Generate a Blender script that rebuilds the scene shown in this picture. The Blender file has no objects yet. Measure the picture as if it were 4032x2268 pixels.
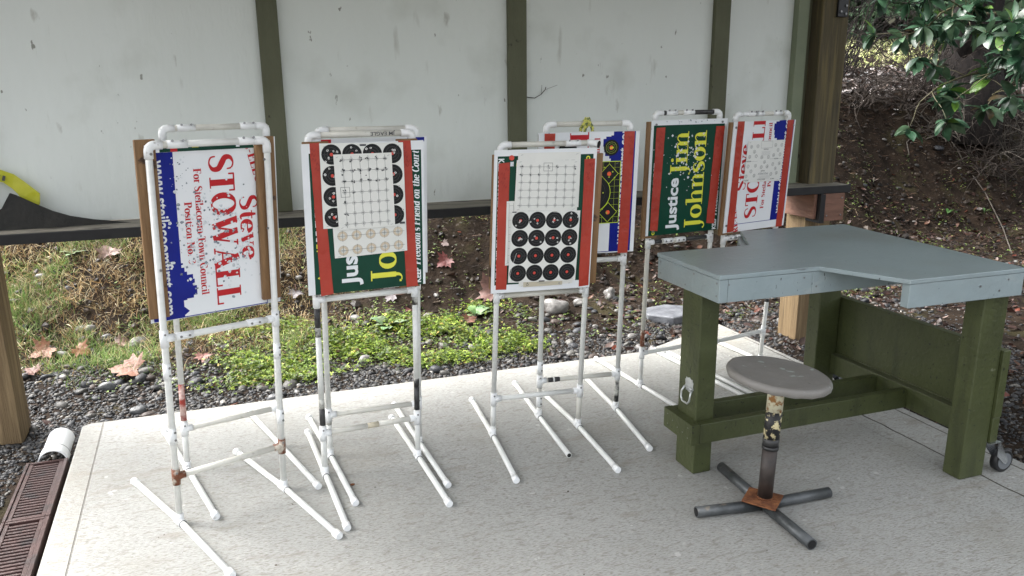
import bpy, bmesh, math, random
import numpy as np
from mathutils import Vector, Matrix
random.seed(7); rng = np.random.default_rng(11)
sc = bpy.context.scene
COL = sc.collection
# ------------------------------------------------------------------ camera, world, sun, exposure
cam_d = bpy.data.cameras.new('Camera'); cam = bpy.data.objects.new('Camera', cam_d); COL.objects.link(cam)
CAMH = 1.58; FPX = 3060.0
PITCH = math.atan(776/3060.0); ROLL = math.radians(-0.54); YAW = math.radians(19.3)
_f0 = Vector((math.sin(YAW), math.cos(YAW), 0)); _r0 = Vector((math.cos(YAW), -math.sin(YAW), 0)); _up = Vector((0, 0, 1))
_f = _f0*math.cos(PITCH) - _up*math.sin(PITCH); _u = _up*math.cos(PITCH) + _f0*math.sin(PITCH)
_r = _r0*math.cos(ROLL) + _u*math.sin(ROLL); _u2 = _u*math.cos(ROLL) - _r0*math.sin(ROLL)
M = Matrix((_r, _u2, -_f)).transposed().to_4x4(); M.translation = Vector((0, 0, CAMH))
cam.matrix_world = M
cam_d.sensor_width = 36; cam_d.lens = 36*FPX/4032.0; cam_d.clip_start = 0.05; cam_d.clip_end = 500
sc.camera = cam
SUN_EL, SUN_AZ = math.radians(52), math.radians(-50)      # azimuth clockwise from +Y
W = bpy.data.worlds.new("World"); sc.world = W; W.use_nodes = True
wn = W.node_tree; wn.nodes.clear()
sky = wn.nodes.new('ShaderNodeTexSky'); sky.sky_type = 'NISHITA'; sky.sun_disc = False
sky.sun_elevation = SUN_EL; sky.sun_rotation = SUN_AZ; sky.air_density = 1.0; sky.dust_density = 6.0; sky.ozone_density = 1.0
hs = wn.nodes.new('ShaderNodeHueSaturation'); hs.inputs['Saturation'].default_value = 0.22
bg = wn.nodes.new('ShaderNodeBackground'); bg.inputs['Strength'].default_value = 0.15
wo = wn.nodes.new('ShaderNodeOutputWorld')
wn.links.new(sky.outputs[0], hs.inputs['Color']); wn.links.new(hs.outputs[0], bg.inputs[0]); wn.links.new(bg.outputs[0], wo.inputs[0])
sd = bpy.data.lights.new('Sun', 'SUN'); sun = bpy.data.objects.new('Sun', sd); COL.objects.link(sun)
sd.energy = .8; sd.angle = math.radians(50); sd.color = (1, .97, .92)
sdir = Vector((math.sin(SUN_AZ)*math.cos(SUN_EL), math.cos(SUN_AZ)*math.cos(SUN_EL), math.sin(SUN_EL)))
sun.rotation_euler = sdir.to_track_quat('Z', 'Y').to_euler(); sun.location = sdir*20
sc.view_settings.view_transform = 'Standard'; sc.view_settings.look = 'None'; sc.view_settings.gamma = 1
sc.view_settings.exposure = 2.05
sc.render.resolution_x = 1024; sc.render.resolution_y = 576
sc.render.engine = 'CYCLES'

# ------------------------------------------------------------------ materials
MATS = {}
def mat(name, c1, c2=None, rough=.6, scale=8., bump=0., bscale=None, detail=6, contrast=(.35, .65), stretch=None, spec=.5, c3=None, metal=0., coat=0.):
    m = bpy.data.materials.new(name); m.use_nodes = True; nt = m.node_tree; N = nt.nodes; Lk = nt.links
    b = N['Principled BSDF']; b.inputs['Roughness'].default_value = rough; b.inputs['Metallic'].default_value = metal
    b.inputs['Specular IOR Level'].default_value = spec; b.inputs['Coat Weight'].default_value = coat
    tc = N.new('ShaderNodeTexCoord'); mp = N.new('ShaderNodeMapping'); Lk.new(tc.outputs['Object'], mp.inputs[0])
    if stretch: mp.inputs['Scale'].default_value = stretch
    if c2 is None: c2 = c1
    n = N.new('ShaderNodeTexNoise'); n.inputs['Scale'].default_value = scale; n.inputs['Detail'].default_value = detail; n.inputs['Roughness'].default_value = .6
    Lk.new(mp.outputs[0], n.inputs[0])
    r = N.new('ShaderNodeValToRGB'); r.color_ramp.elements[0].position = contrast[0]; r.color_ramp.elements[1].position = contrast[1]
    r.color_ramp.elements[0].color = (*c1, 1); r.color_ramp.elements[1].color = (*c2, 1)
    if c3 is not None:
        e = r.color_ramp.elements.new((contrast[0]+contrast[1])/2); e.color = (*c3, 1)
    Lk.new(n.outputs[0], r.inputs[0]); Lk.new(r.outputs[0], b.inputs['Base Color'])
    if bump:
        n2 = N.new('ShaderNodeTexNoise'); n2.inputs['Scale'].default_value = bscale or scale*4; n2.inputs['Detail'].default_value = 8
        Lk.new(mp.outputs[0], n2.inputs[0])
        bp = N.new('ShaderNodeBump'); bp.inputs['Strength'].default_value = bump; bp.inputs['Distance'].default_value = .01
        Lk.new(n2.outputs[0], bp.inputs['Height']); Lk.new(bp.outputs[0], b.inputs['Normal'])
    m['b'] = 1; MATS[name] = m
    return m
def over(m, col, thr, scale, width=.05, stretch=None, detail=5, zr=None, rough=None, w=None):
    """lay a second colour over the base where a noise is above thr (stains, chips, dirt)"""
    nt = m.node_tree; N = nt.nodes; Lk = nt.links; b = N['Principled BSDF']
    src = b.inputs['Base Color'].links[0].from_socket
    tc = N.new('ShaderNodeTexCoord'); mp = N.new('ShaderNodeMapping'); Lk.new(tc.outputs['Object'], mp.inputs[0])
    mp.inputs['Location'].default_value = (random.random()*20, random.random()*20, random.random()*20)
    if stretch: mp.inputs['Scale'].default_value = stretch
    n = N.new('ShaderNodeTexNoise'); n.inputs['Scale'].default_value = scale; n.inputs['Detail'].default_value = detail
    Lk.new(mp.outputs[0], n.inputs[0])
    mr = N.new('ShaderNodeMapRange'); mr.inputs[1].default_value = thr; mr.inputs[2].default_value = thr+width
    Lk.new(n.outputs[0], mr.inputs[0]); fac = mr.outputs[0]
    if zr:
        sp = N.new('ShaderNodeSeparateXYZ'); Lk.new(tc.outputs['Object'], sp.inputs[0])
        m2 = N.new('ShaderNodeMapRange'); m2.inputs[1].default_value = zr[0]; m2.inputs[2].default_value = zr[1]
        Lk.new(sp.outputs[2], m2.inputs[0]); mu = N.new('ShaderNodeMath'); mu.operation = 'MULTIPLY'
        Lk.new(fac, mu.inputs[0]); Lk.new(m2.outputs[0], mu.inputs[1]); fac = mu.outputs[0]
    if w is not None:
        mu = N.new('ShaderNodeMath'); mu.operation = 'MULTIPLY'; mu.inputs[1].default_value = w; Lk.new(fac, mu.inputs[0]); fac = mu.outputs[0]
    mx = N.new('ShaderNodeMix'); mx.data_type = 'RGBA'; mx.inputs['B'].default_value = (*col, 1)
    Lk.new(fac, mx.inputs['Factor']); Lk.new(src, mx.inputs['A']); Lk.new(mx.outputs['Result'], b.inputs['Base Color'])
    return m
def tint_mat(name, rough=.6, spec=.4, trans=0., bump=0., bscale=60, mul=1.):
    m = bpy.data.materials.new(name); m.use_nodes = True; nt = m.node_tree; N = nt.nodes; Lk = nt.links
    b = N['Principled BSDF']; b.inputs['Roughness'].default_value = rough; b.inputs['Specular IOR Level'].default_value = spec
    a = N.new('ShaderNodeAttribute'); a.attribute_name = 'tint'
    tc = N.new('ShaderNodeTexCoord'); n = N.new('ShaderNodeTexNoise'); n.inputs['Scale'].default_value = bscale; n.inputs['Detail'].default_value = 6
    Lk.new(tc.outputs['Object'], n.inputs[0])
    mr = N.new('ShaderNodeMapRange'); mr.inputs[1].default_value = .3; mr.inputs[2].default_value = .7; mr.inputs[3].default_value = .65*mul; mr.inputs[4].default_value = 1.3*mul
    Lk.new(n.outputs[0], mr.inputs[0])
    vm = N.new('ShaderNodeVectorMath'); vm.operation = 'SCALE'; Lk.new(a.outputs['Color'], vm.inputs[0]); Lk.new(mr.outputs[0], vm.inputs['Scale'])
    Lk.new(vm.outputs[0], b.inputs['Base Color'])
    if bump:
        bp = N.new('ShaderNodeBump'); bp.inputs['Strength'].default_value = bump; bp.inputs['Distance'].default_value = .01
        Lk.new(n.outputs[0], bp.inputs['Height']); Lk.new(bp.outputs[0], b.inputs['Normal'])
    if trans:
        t = N.new('ShaderNodeBsdfTranslucent'); Lk.new(vm.outputs[0], t.inputs[0]); mx = N.new('ShaderNodeMixShader'); mx.inputs[0].default_value = trans
        Lk.new(b.outputs[0], mx.inputs[1]); Lk.new(t.outputs[0], mx.inputs[2]); Lk.new(mx.outputs[0], N['Material Output'].inputs[0])
    MATS[name] = m
    return m
mat('pvc', (.70, .71, .68), (.78, .79, .76), .38, 14, stretch=(1, 1, 3))
over(MATS['pvc'], (.40, .36, .30), .62, 22, .14, w=.4)
mat('pvc_old', (.58, .57, .51), (.68, .67, .61), .45, 12)
over(MATS['pvc_old'], (.30, .26, .20), .62, 30, .12, w=.5)
mat('fitting', (.80, .82, .82), (.86, .87, .87), .3, 20)
over(MATS['fitting'], (.35, .33, .30), .64, 40, .08, w=.6)
mat('pvc_black', (.015, .015, .016), (.05, .05, .05), .4, 60)
mat('pvc_soot', (.02, .02, .02), (.55, .55, .50), .45, 18, contrast=(.42, .58))
mat('pvc_red', (.30, .03, .02), (.62, .45, .40), .45, 22, contrast=(.45, .62))
mat('pvc_rust', (.16, .05, .02), (.55, .50, .42), .6, 24, contrast=(.48, .60))
mat('screw', (.25, .25, .25), rough=.35, metal=.8)
mat('board_wood', (.16, .083, .032), (.26, .145, .062), .6, 3, bump=.4, bscale=14, stretch=(14, 14, 1.2), c3=(.20, .11, .045))
over(MATS['board_wood'], (.05, .025, .012), .66, 9, .03)
mat('end_wood', (.30, .18, .09), (.42, .27, .13), .7, 10)
mat('sign_white', (.74, .77, .79), (.80, .82, .84), .3, 3)
mat('sign_blue', (.003, .010, .20), (.005, .015, .25), .35, 5, spec=.25)
mat('sign_red', (.44, .012, .018), (.50, .02, .025), .35, 5, spec=.3)
mat('sign_green', (.002, .040, .022), (.003, .055, .032), .35, 5, spec=.25)
mat('sign_yellow', (.72, .72, .06), rough=.3)
mat('chip', (.45, .50, .54), (.82, .84, .85), .6, 150)
mat('chip_dark', (.05, .07, .09), (.35, .4, .45), .6, 150)
mat('tape_red', (.36, .028, .012), (.42, .04, .02), .45, 7, bump=.6, bscale=25)
mat('tape_ink', (.22, .015, .01), rough=.5)
mat('paper', (.70, .71, .67), (.77, .77, .73), .7, 4, bump=.25, bscale=9)
mat('paper_tan', (.55, .50, .38), rough=.7)
mat('ink', (.05, .055, .06), rough=.6)
mat('ink_grey', (.25, .26, .27), rough=.6)
mat('target_black', (.008, .009, .010), (.012, .013, .014), .45, 20, spec=.25)
mat('ring_grey', (.06, .06, .062), rough=.5)
mat('ring_tan', (.62, .53, .40), rough=.6)
mat('bull_red', (.60, .06, .04), rough=.5)
mat('bull_orange', (.85, .12, .03), rough=.5)
mat('hole', (.62, .60, .58), (.8, .8, .78), .7, 200)
mat('lime', (.62, .80, .03), rough=.4)
mat('caution', (.42, .43, .02), (.54, .53, .05), .35, 6, bump=.5, bscale=12)
mat('camo', (.10, .14, .05), (.62, .60, .12), .5, 60, contrast=(.47, .52))
mat('wall_paint', (.68, .72, .685), (.72, .76, .73), .75, 1.1, bump=.35, bscale=26, stretch=(1, 1, .35))
over(MATS['wall_paint'], (.22, .21, .16), .69, 9, .07, stretch=(1.3, 1, .5), w=.55)
over(MATS['wall_paint'], (.30, .30, .25), .66, 14, .12, stretch=(1, 1, .22), w=.45)
over(MATS['wall_paint'], (.16, .16, .13), .715, 26, .03, stretch=(1.0, 1, .5), w=.8)
over(MATS['wall_paint'], (.52, .55, .50), .55, 2.3, .2, w=.8)
mat('batten_green', (.088, .092, .052), (.105, .11, .064), .7, 5, bump=.3, bscale=30, stretch=(3, 3, 1))
over(MATS['batten_green'], (.04, .035, .02), .68, 16, .04)
mat('trim_green', (.17, .20, .13), (.20, .23, .15), .7, 5, bump=.3, bscale=30)
mat('shelf_top', (.17, .155, .125), (.26, .24, .20), .8, 4, bump=.5, bscale=20, stretch=(1, 8, 8))
over(MATS['shelf_top'], (.03, .028, .024), .55, 5, .15, stretch=(1, 3, 3))
mat('shelf_face', (.006, .006, .007), (.012, .012, .013), .65, 12)
mat('post_wood', (.155, .105, .052), (.28, .20, .105), .75, 2.2, bump=.8, bscale=10, stretch=(16, 16, .8), c3=(.19, .13, .065))
over(MATS['post_wood'], (.055, .04, .022), .60, 3, .12, stretch=(22, 22, .9), w=.8)
mat('post_weathered', (.075, .060, .026), (.15, .118, .05), .8, 2.2, bump=.8, bscale=10, stretch=(16, 16, .8), c3=(.09, .073, .038))
over(MATS['post_weathered'], (.035, .03, .022), .55, 2.5, .18, stretch=(18, 18, 1), w=.8)
mat('gusset', (.15, .075, .05), (.22, .11, .075), .7, 6, bump=.5, bscale=30, stretch=(1, 1, 5))
mat('steel_black', (.01, .01, .012), rough=.45)
mat('bench_olive', (.046, .055, .018), (.060, .072, .024), .5, 6, bump=.35, bscale=50)
over(MATS['bench_olive'], (.012, .016, .008), .66, 60, .03)
over(MATS['bench_olive'], (.025, .03, .010), .55, 3, .15, stretch=(6, 6, .8), w=.6)
over(MATS['bench_olive'], (.16, .17, .11), .72, 18, .02, w=.8)
mat('bench_worn', (.075, .085, .04), (.11, .12, .06), .7, 8)
mat('bench_grey', (.25, .31, .325), (.28, .34, .355), .36, 2.5, bump=.3, bscale=40)
over(MATS['bench_grey'], (.20, .205, .185), .50, 1.6, .25, w=.65)
over(MATS['bench_grey'], (.36, .40, .40), .66, 11, .08, stretch=(.5, 2.2, 1), w=.5)
over(MATS['bench_grey'], (.10, .11, .11), .69, 7, .03, stretch=(.35, 5, 1), w=.7)
over(MATS['bench_grey'], (.06, .07, .07), .715, 30, .02, stretch=(3, 1, 1))
mat('seat_vinyl', (.175, .165, .15), (.21, .20, .185), .5, 6, bump=.3, bscale=30)
over(MATS['seat_vinyl'], (.34, .38, .35), .63, 24, .04, w=.9)
over(MATS['seat_vinyl'], (.03, .02, .02), .70, 35, .02)
mat('seat_side', (.145, .125, .105), (.175, .155, .135), .5, 6, bump=.3, bscale=30)
mat('stool_cream', (.58, .55, .40), (.26, .12, .03), .5, 34, contrast=(.52, .60))
mat('stool_chip', (.012, .012, .013), (.60, .52, .30), .5, 34, contrast=(.52, .56))
mat('stool_black', (.012, .012, .013), (.03, .03, .03), .4, 20)
mat('stool_brown', (.020, .015, .013), (.042, .031, .026), .5, 20)
mat('rust', (.10, .032, .012), (.26, .10, .035), .85, 22, bump=.6, bscale=90)
mat('steel_pipe', (.048, .053, .055), (.11, .118, .122), .4, 9, bump=.2, bscale=60, metal=.35)
over(MATS['steel_pipe'], (.22, .19, .15), .6, 25, .1, w=.6)
mat('zinc', (.50, .52, .52), (.66, .68, .68), .3, 30, metal=.75)
mat('chrome', (.6, .63, .65), rough=.22, metal=.9)
mat('wheel_rubber', (.012, .012, .013), rough=.5)
mat('wheel_hub', (.14, .15, .16), rough=.45)
mat('drain_iron', (.036, .017, .015), (.070, .034, .030), .5, 10, bump=.3, bscale=60)
over(MATS['drain_iron'], (.03, .02, .02), .55, 12, .1)
mat('drain_dark', (.008, .008, .008), rough=.9)
mat('pvc_white', (.84, .86, .87), rough=.32)
mat('rubber', (.009, .009, .008), (.020, .019, .016), .8, 10, bump=.4, bscale=40)
mat('rock', (.10, .095, .09), (.26, .25, .24), .42, 9, bump=.7, bscale=30)
mat('rock_dark', (.045, .048, .05), (.12, .125, .13), .35, 9, bump=.7, bscale=30)
mat('paver', (.10, .105, .12), (.20, .21, .23), .35, 12, bump=.5, bscale=50)
mat('bark', (.025, .018, .014), (.065, .05, .04), .8, 6, bump=1., bscale=20, stretch=(3, 3, 1))
mat('bark_pale', (.055, .045, .036), (.13, .115, .095), .8, 12)
mat('bark_red', (.14, .055, .03), (.22, .12, .06), .6, 10)
mat('bark_olive', (.05, .045, .02), (.10, .09, .04), .6, 10)
mat('bark_dark', (.008, .006, .006), (.028, .021, .018), .85, 6, bump=1., bscale=20, stretch=(3, 3, 1))
mat('berry', (.65, .04, .02), rough=.35)
mat('debris', (.05, .03, .02), rough=.7)
mat('roof_wood', (.62, .60, .55), rough=.8)  # kept pale so the unseen roof bounces light onto the bench
tint_mat('pebble', .5, .3, bump=.3, bscale=90)
tint_mat('blade', .5, .35, trans=.25, bscale=3)
tint_mat('clover_leaf', .45, .35, trans=.3, bscale=5)
tint_mat('litter', .45, .35, trans=.08, bump=.3, bscale=40)
tint_mat('leaf_gloss', .28, .55, trans=.15, bscale=25)
tint_mat('needles', .55, .3, trans=.15, bscale=2)
# slab: broom-finished concrete with tooled joints
def slab_material():
    m = mat('concrete', (.325, .328, .312), (.395, .398, .380), .5, 1.3, contrast=(.3, .7)); nt = m.node_tree; N = nt.nodes; Lk = nt.links; b = N['Principled BSDF']
    over(m, (.17, .155, .125), .52, 130, .10, stretch=(.45, 1.8, 1), w=.62, detail=3)
    over(m, (.20, .185, .15), .56, 34, .10, stretch=(.5, 1.5, 1), w=.5, detail=8)
    over(m, (.46, .45, .42), .60, 60, .1, w=.6, stretch=(.6, 1.6, 1))
    over(m, (.26, .245, .205), .56, 2.2, .2, w=.55)
    over(m, (.24, .215, .17), .60, 9, .12, w=.45, stretch=(.5, 1.3, 1))
    over(m, (.50, .50, .48), .70, 20, .03, w=.8)
    over(m, (.07, .05, .03), .74, 45, .02)
    tc = N.new('ShaderNodeTexCoord'); sp = N.new('ShaderNodeSeparateXYZ'); Lk.new(tc.outputs['Object'], sp.inputs[0])
    wob = N.new('ShaderNodeTexNoise'); wob.inputs['Scale'].default_value = 7; wob.inputs['Detail'].default_value = 5; Lk.new(tc.outputs['Object'], wob.inputs[0])
    def mth(op, a, c=None, d=None):
        n = N.new('ShaderNodeMath'); n.operation = op
        for i, v in enumerate((a, c, d)):
            if v is None: continue
            if isinstance(v, (int, float)): n.inputs[i].default_value = v
            else: Lk.new(v, n.inputs[i])
        return n.outputs[0]
    X, Y = sp.outputs[0], sp.outputs[1]
    wv = mth('MULTIPLY', mth('SUBTRACT', wob.outputs[0], .5), .030)
    def line(expr, half, w=1.):
        d = mth('ABSOLUTE', expr); mr = N.new('ShaderNodeMapRange'); mr.inputs[1].default_value = half; mr.inputs[2].default_value = half*2.2; mr.inputs[3].default_value = w; mr.inputs[4].default_value = 0
        Lk.new(d, mr.inputs[0]); return mr.outputs[0]
    j = line(mth('ADD', mth('SUBTRACT', X, 2.83), wv), .0028)
    j2 = mth('MULTIPLY', line(mth('ADD', mth('SUBTRACT', X, 3.035), mth('MULTIPLY', wv, .6)), .0022), mth('LESS_THAN', Y, 4.2))
    j3 = line(mth('ADD', mth('SUBTRACT', X, 2.735), mth('MULTIPLY', wv, .3)), .0008, .45)
    le = mth('SUBTRACT', mth('SUBTRACT', X, mth('MULTIPLY', Y, -.049)), -.537)
    j4 = line(le, .0022, .55)
    tot = mth('MAXIMUM', mth('MAXIMUM', j, j2), mth('MAXIMUM', j3, j4))
    src = b.inputs['Base Color'].links[0].from_socket
    mx = N.new('ShaderNodeMix'); mx.data_type = 'RGBA'; mx.inputs['B'].default_value = (.05, .042, .032, 1)
    Lk.new(tot, mx.inputs['Factor']); Lk.new(src, mx.inputs['A'])
    # trowelled margins are a smoother, paler finish
    ed = mth('MAXIMUM', mth('GREATER_THAN', Y, 3.985), mth('LESS_THAN', le, 0.0))
    m2 = N.new('ShaderNodeMix'); m2.data_type = 'RGBA'; m2.inputs['B'].default_value = (.36, .34, .29, 1)
    Lk.new(mth('MULTIPLY', ed, .22), m2.inputs['Factor']); Lk.new(mx.outputs['Result'], m2.inputs['A']); Lk.new(m2.outputs['Result'], b.inputs['Base Color'])
    bn = N.new('ShaderNodeTexNoise'); bn.inputs['Scale'].default_value = 110; bn.inputs['Detail'].default_value = 5
    mp = N.new('ShaderNodeMapping'); mp.inputs['Scale'].default_value = (.4, 1.8, 1); Lk.new(tc.outputs['Object'], mp.inputs[0]); Lk.new(mp.outputs[0], bn.inputs[0])
    bp = N.new('ShaderNodeBump'); bp.inputs['Strength'].default_value = .7; bp.inputs['Distance'].default_value = .006
    h = mth('SUBTRACT', bn.outputs[0], mth('MULTIPLY', tot, 1.2))
    Lk.new(h, bp.inputs['Height']); Lk.new(bp.outputs[0], b.inputs['Normal'])
    rr = N.new('ShaderNodeMapRange'); rr.inputs[1].default_value = .3; rr.inputs[2].default_value = .7; rr.inputs[3].default_value = .42; rr.inputs[4].default_value = .75
    wn2 = N.new('ShaderNodeTexNoise'); wn2.inputs['Scale'].default_value = 1.5; Lk.new(tc.outputs['Object'], wn2.inputs[0]); Lk.new(wn2.outputs[0], rr.inputs[0]); Lk.new(rr.outputs[0], b.inputs['Roughness'])
    return m
slab_material()
def soil_material():
    m = mat('soil', (.010, .007, .005), (.032, .022, .015), .9, 7, bump=1., bscale=40, c3=(.02, .014, .010), spec=.1)
    over(m, (.05, .045, .02), .58, 3, .1, w=.5)
    over(m, (.08, .065, .055), .64, 28, .05)
    return m
soil_material()

# ------------------------------------------------------------------ helpers
def V(*a): return np.array(a, float)
class MB:
    """collects faces with material slots and links them as ONE mesh object"""
    def __init__(s): s.v = []; s.f = []; s.m = []; s.sm = []; s.slots = []
    def slot(s, name):
        if name not in s.slots: s.slots.append(name)
        return s.slots.index(name)
    def poly(s, pts, m, smooth=False):
        i = len(s.v); s.v += [tuple(p) for p in pts]; s.f.append(tuple(range(i, i+len(pts)))); s.m.append(s.slot(m)); s.sm.append(smooth)
    def mesh(s, vs, fs, m, smooth=False):
        i = len(s.v); s.v += [tuple(p) for p in vs]; k = s.slot(m)
        for f in fs: s.f.append(tuple(i+a for a in f)); s.m.append(k); s.sm.append(smooth)
    def box(s, a, b, m, mtop=None):
        (x0, y0, z0), (x1, y1, z1) = a, b
        x0, x1 = min(x0, x1), max(x0, x1); y0, y1 = min(y0, y1), max(y0, y1); z0, z1 = min(z0, z1), max(z0, z1)
        vs = [(x0,y0,z0),(x1,y0,z0),(x1,y1,z0),(x0,y1,z0),(x0,y0,z1),(x1,y0,z1),(x1,y1,z1),(x0,y1,z1)]
        s.mesh(vs, [(0,3,2,1),(0,1,5,4),(1,2,6,5),(2,3,7,6),(3,0,4,7)], m); i = len(s.v)-8
        s.f.append((i+4,i+5,i+6,i+7)); s.m.append(s.slot(mtop or m)); s.sm.append(False)
    def prism(s, outline, z0, z1, m, mtop=None):
        n = len(outline); b = [(x, y, z0) for x, y in outline]; t = [(x, y, z1) for x, y in outline]
        i = len(s.v); s.v += b+t
        for k in range(n): s.f.append((i+k, i+(k+1) % n, i+n+(k+1) % n, i+n+k)); s.m.append(s.slot(m)); s.sm.append(False)
        s.f.append(tuple(i+n+k for k in range(n))); s.m.append(s.slot(mtop or m)); s.sm.append(False)
        s.f.append(tuple(i+n-1-k for k in range(n))); s.m.append(s.slot(m)); s.sm.append(False)
    def slabbox(s, P, u0, u1, w0, w1, d0, d1, m):
        """box in a stand's own frame; P maps (u,w,d) to a point"""
        c = [P(u, w, d) for d in (d0, d1) for (u, w) in ((u0, w0), (u1, w0), (u1, w1), (u0, w1))]
        s.mesh(c, [(0,1,2,3),(7,6,5,4),(0,4,5,1),(1,5,6,2),(2,6,7,3),(3,7,4,0)], m)
    def tube(s, path, r, m, n=18, caps=True, smooth=True, radii=None):
        path = [Vector(p) for p in path]; rings = []
        t0 = (path[1]-path[0]).normalized(); ref = Vector((0, 0, 1)) if abs(t0.z) < .9 else Vector((1, 0, 0))
        nx = t0.cross(ref).normalized()
        i0 = len(s.v)
        for k, p in enumerate(path):
            if k == 0: t = t0
            elif k == len(path)-1: t = (path[k]-path[k-1]).normalized()
            else: t = ((path[k]-path[k-1]).normalized()+(path[k+1]-path[k]).normalized()).normalized()
            nx = (nx - t*nx.dot(t)).normalized(); ny = t.cross(nx); rr = radii[k] if radii else r
            for a in range(n):
                th = 2*math.pi*a/n; s.v.append(tuple(p+nx*math.cos(th)*rr+ny*math.sin(th)*rr))
        ms = s.slot(m)
        for k in range(len(path)-1):
            for a in range(n):
                b = (a+1) % n; s.f.append((i0+k*n+a, i0+k*n+b, i0+(k+1)*n+b, i0+(k+1)*n+a)); s.m.append(ms); s.sm.append(smooth)
        if caps:
            s.f.append(tuple(i0+n-1-a for a in range(n))); s.m.append(ms); s.sm.append(False)
            e = i0+(len(path)-1)*n; s.f.append(tuple(e+a for a in range(n))); s.m.append(ms); s.sm.append(False)
    def build(s, name, parent=None, bevel=0., seg=2):
        me = bpy.data.meshes.new(name); o = bpy.data.objects.new(name, me); COL.objects.link(o)
        vs = np.array(s.v, float)
        if parent is not None:
            off = np.array(WORLD[parent.name]); vs = vs-off; WORLD[o.name] = tuple(off); o.parent = parent
        else:
            c = vs.mean(0); c[2] = vs[:, 2].min(); vs = vs-c; o.location = c; WORLD[o.name] = tuple(c)
        me.from_pydata(vs.tolist(), [], s.f); 
        for k in s.slots: me.materials.append(MATS[k])
        me.polygons.foreach_set('material_index', s.m); me.polygons.foreach_set('use_smooth', s.sm); me.update()
        if bevel:
            b = o.modifiers.new('bevel', 'BEVEL'); b.width = bevel; b.segments = seg; b.limit_method = 'ANGLE'; b.angle_limit = math.radians(40)
        return o
WORLD = {}
def tag(o, label=None, cat=None, group=None, kind=None):
    if label: o['label'] = label
    if cat: o['category'] = cat
    if group: o['group'] = group
    if kind: o['kind'] = kind
    return o
def thing(name, loc, label, cat, group=None):
    o = bpy.data.objects.new(name, None); COL.objects.link(o); o.location = loc; o.empty_display_size = .1
    WORLD[o.name] = tuple(loc); tag(o, label, cat, group); return o
def ss(t):
    t = max(0., min(1., t)); return t*t*(3-2*t)
def terr(x, y):
    d = y-(5.35+.10*max(x, -1.)+.12*math.sin(x*1.9+.6)); z = -.085+.10*ss((d+.9)/1.0)
    if x > 3.2: z += .05*ss((x-3.2)/2)
    hm = .78+.72*ss((x-1.)/3.2); w = 1.75-.5*ss((x-.3)/1.2)*ss((3.6-x)/1.5)
    if d > 0: z += hm*ss((d+.25)/(w+.25))-hm*ss(.25/(w+.25))
    z += .13*max(d-w*.8, 0); a = ss((y-4.6)/1.2)
    z += a*(.030*math.sin(3.1*x+1.3*y)+.022*math.sin(5.7*x-4.3*y+1)+.016*math.sin(9.1*x+7.7*y+2)+.009*math.sin(17*x-13*y))+.004*math.sin(21*x+9*y)*math.sin(13*y-7*x)
    return z
def tnorm(x, y, e=.03):
    return Vector((terr(x-e, y)-terr(x+e, y), terr(x, y-e)-terr(x, y+e), 2*e)).normalized()

# ------------------------------------------------------------------ ground
def build_ground():
    xs = np.concatenate([np.linspace(-30, -4, 14), np.arange(-3.8, 12.01, .07), np.linspace(12.5, 60, 30)])
    ys = np.concatenate([np.linspace(-12, 1.2, 12), np.arange(1.4, 12.01, .07), np.linspace(12.5, 70, 36)])
    nx, ny = len(xs), len(ys)
    vs = []
    for y in ys:
        for x in xs:
            vs.append((x, y, terr(min(x, 14), y) if y > 2 else -.085+(.05*ss((x-3.2)/2) if x > 3.2 else 0)))
    fs = [(j*nx+i, j*nx+i+1, (j+1)*nx+i+1, (j+1)*nx+i) for j in range(ny-1) for i in range(nx-1)]
    me = bpy.data.meshes.new('ground'); me.from_pydata(vs, [], fs); me.materials.append(MATS['soil'])
    me.polygons.foreach_set('use_smooth', [True]*len(fs)); o = bpy.data.objects.new('ground', me); COL.objects.link(o)
    tag(o, 'dark soil ground and rising bank behind the range', kind='structure')
build_ground()
def slab_left(y): return -.84+(4.07-y)*.05
m = MB()
out = [(slab_left(-3), -3.), (3.12, -3.), (3.10, 2.177), (3.065, 4.40), (3.04, 4.41), (2.32, 4.085), (2.25, 4.07), (-.80, 4.075), (-.833, 4.05)]
m.prism(out, -.13, 0, 'concrete')
slab = bpy.data.meshes.new('concrete_slab'); slab.from_pydata(m.v, [], m.f); slab.materials.append(MATS['concrete'])
slab_o = bpy.data.objects.new('concrete_slab', slab); COL.objects.link(slab_o); tag(slab_o, 'pale broom finished concrete slab floor', kind='structure')
bv = slab_o.modifiers.new('bevel', 'BEVEL'); bv.width = .010; bv.segments = 3; bv.limit_method = 'ANGLE'
def on_slab(x, y):
    if x < slab_left(y) or x > 3.09: return False
    if y < 4.07: return True
    return x > 2.28 and y < 4.08+(x-2.3)*.43
POSTS = ((-1.31, -1.12, 4.15, 4.34), (3.475, 3.675, 4.11, 4.30))

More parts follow.
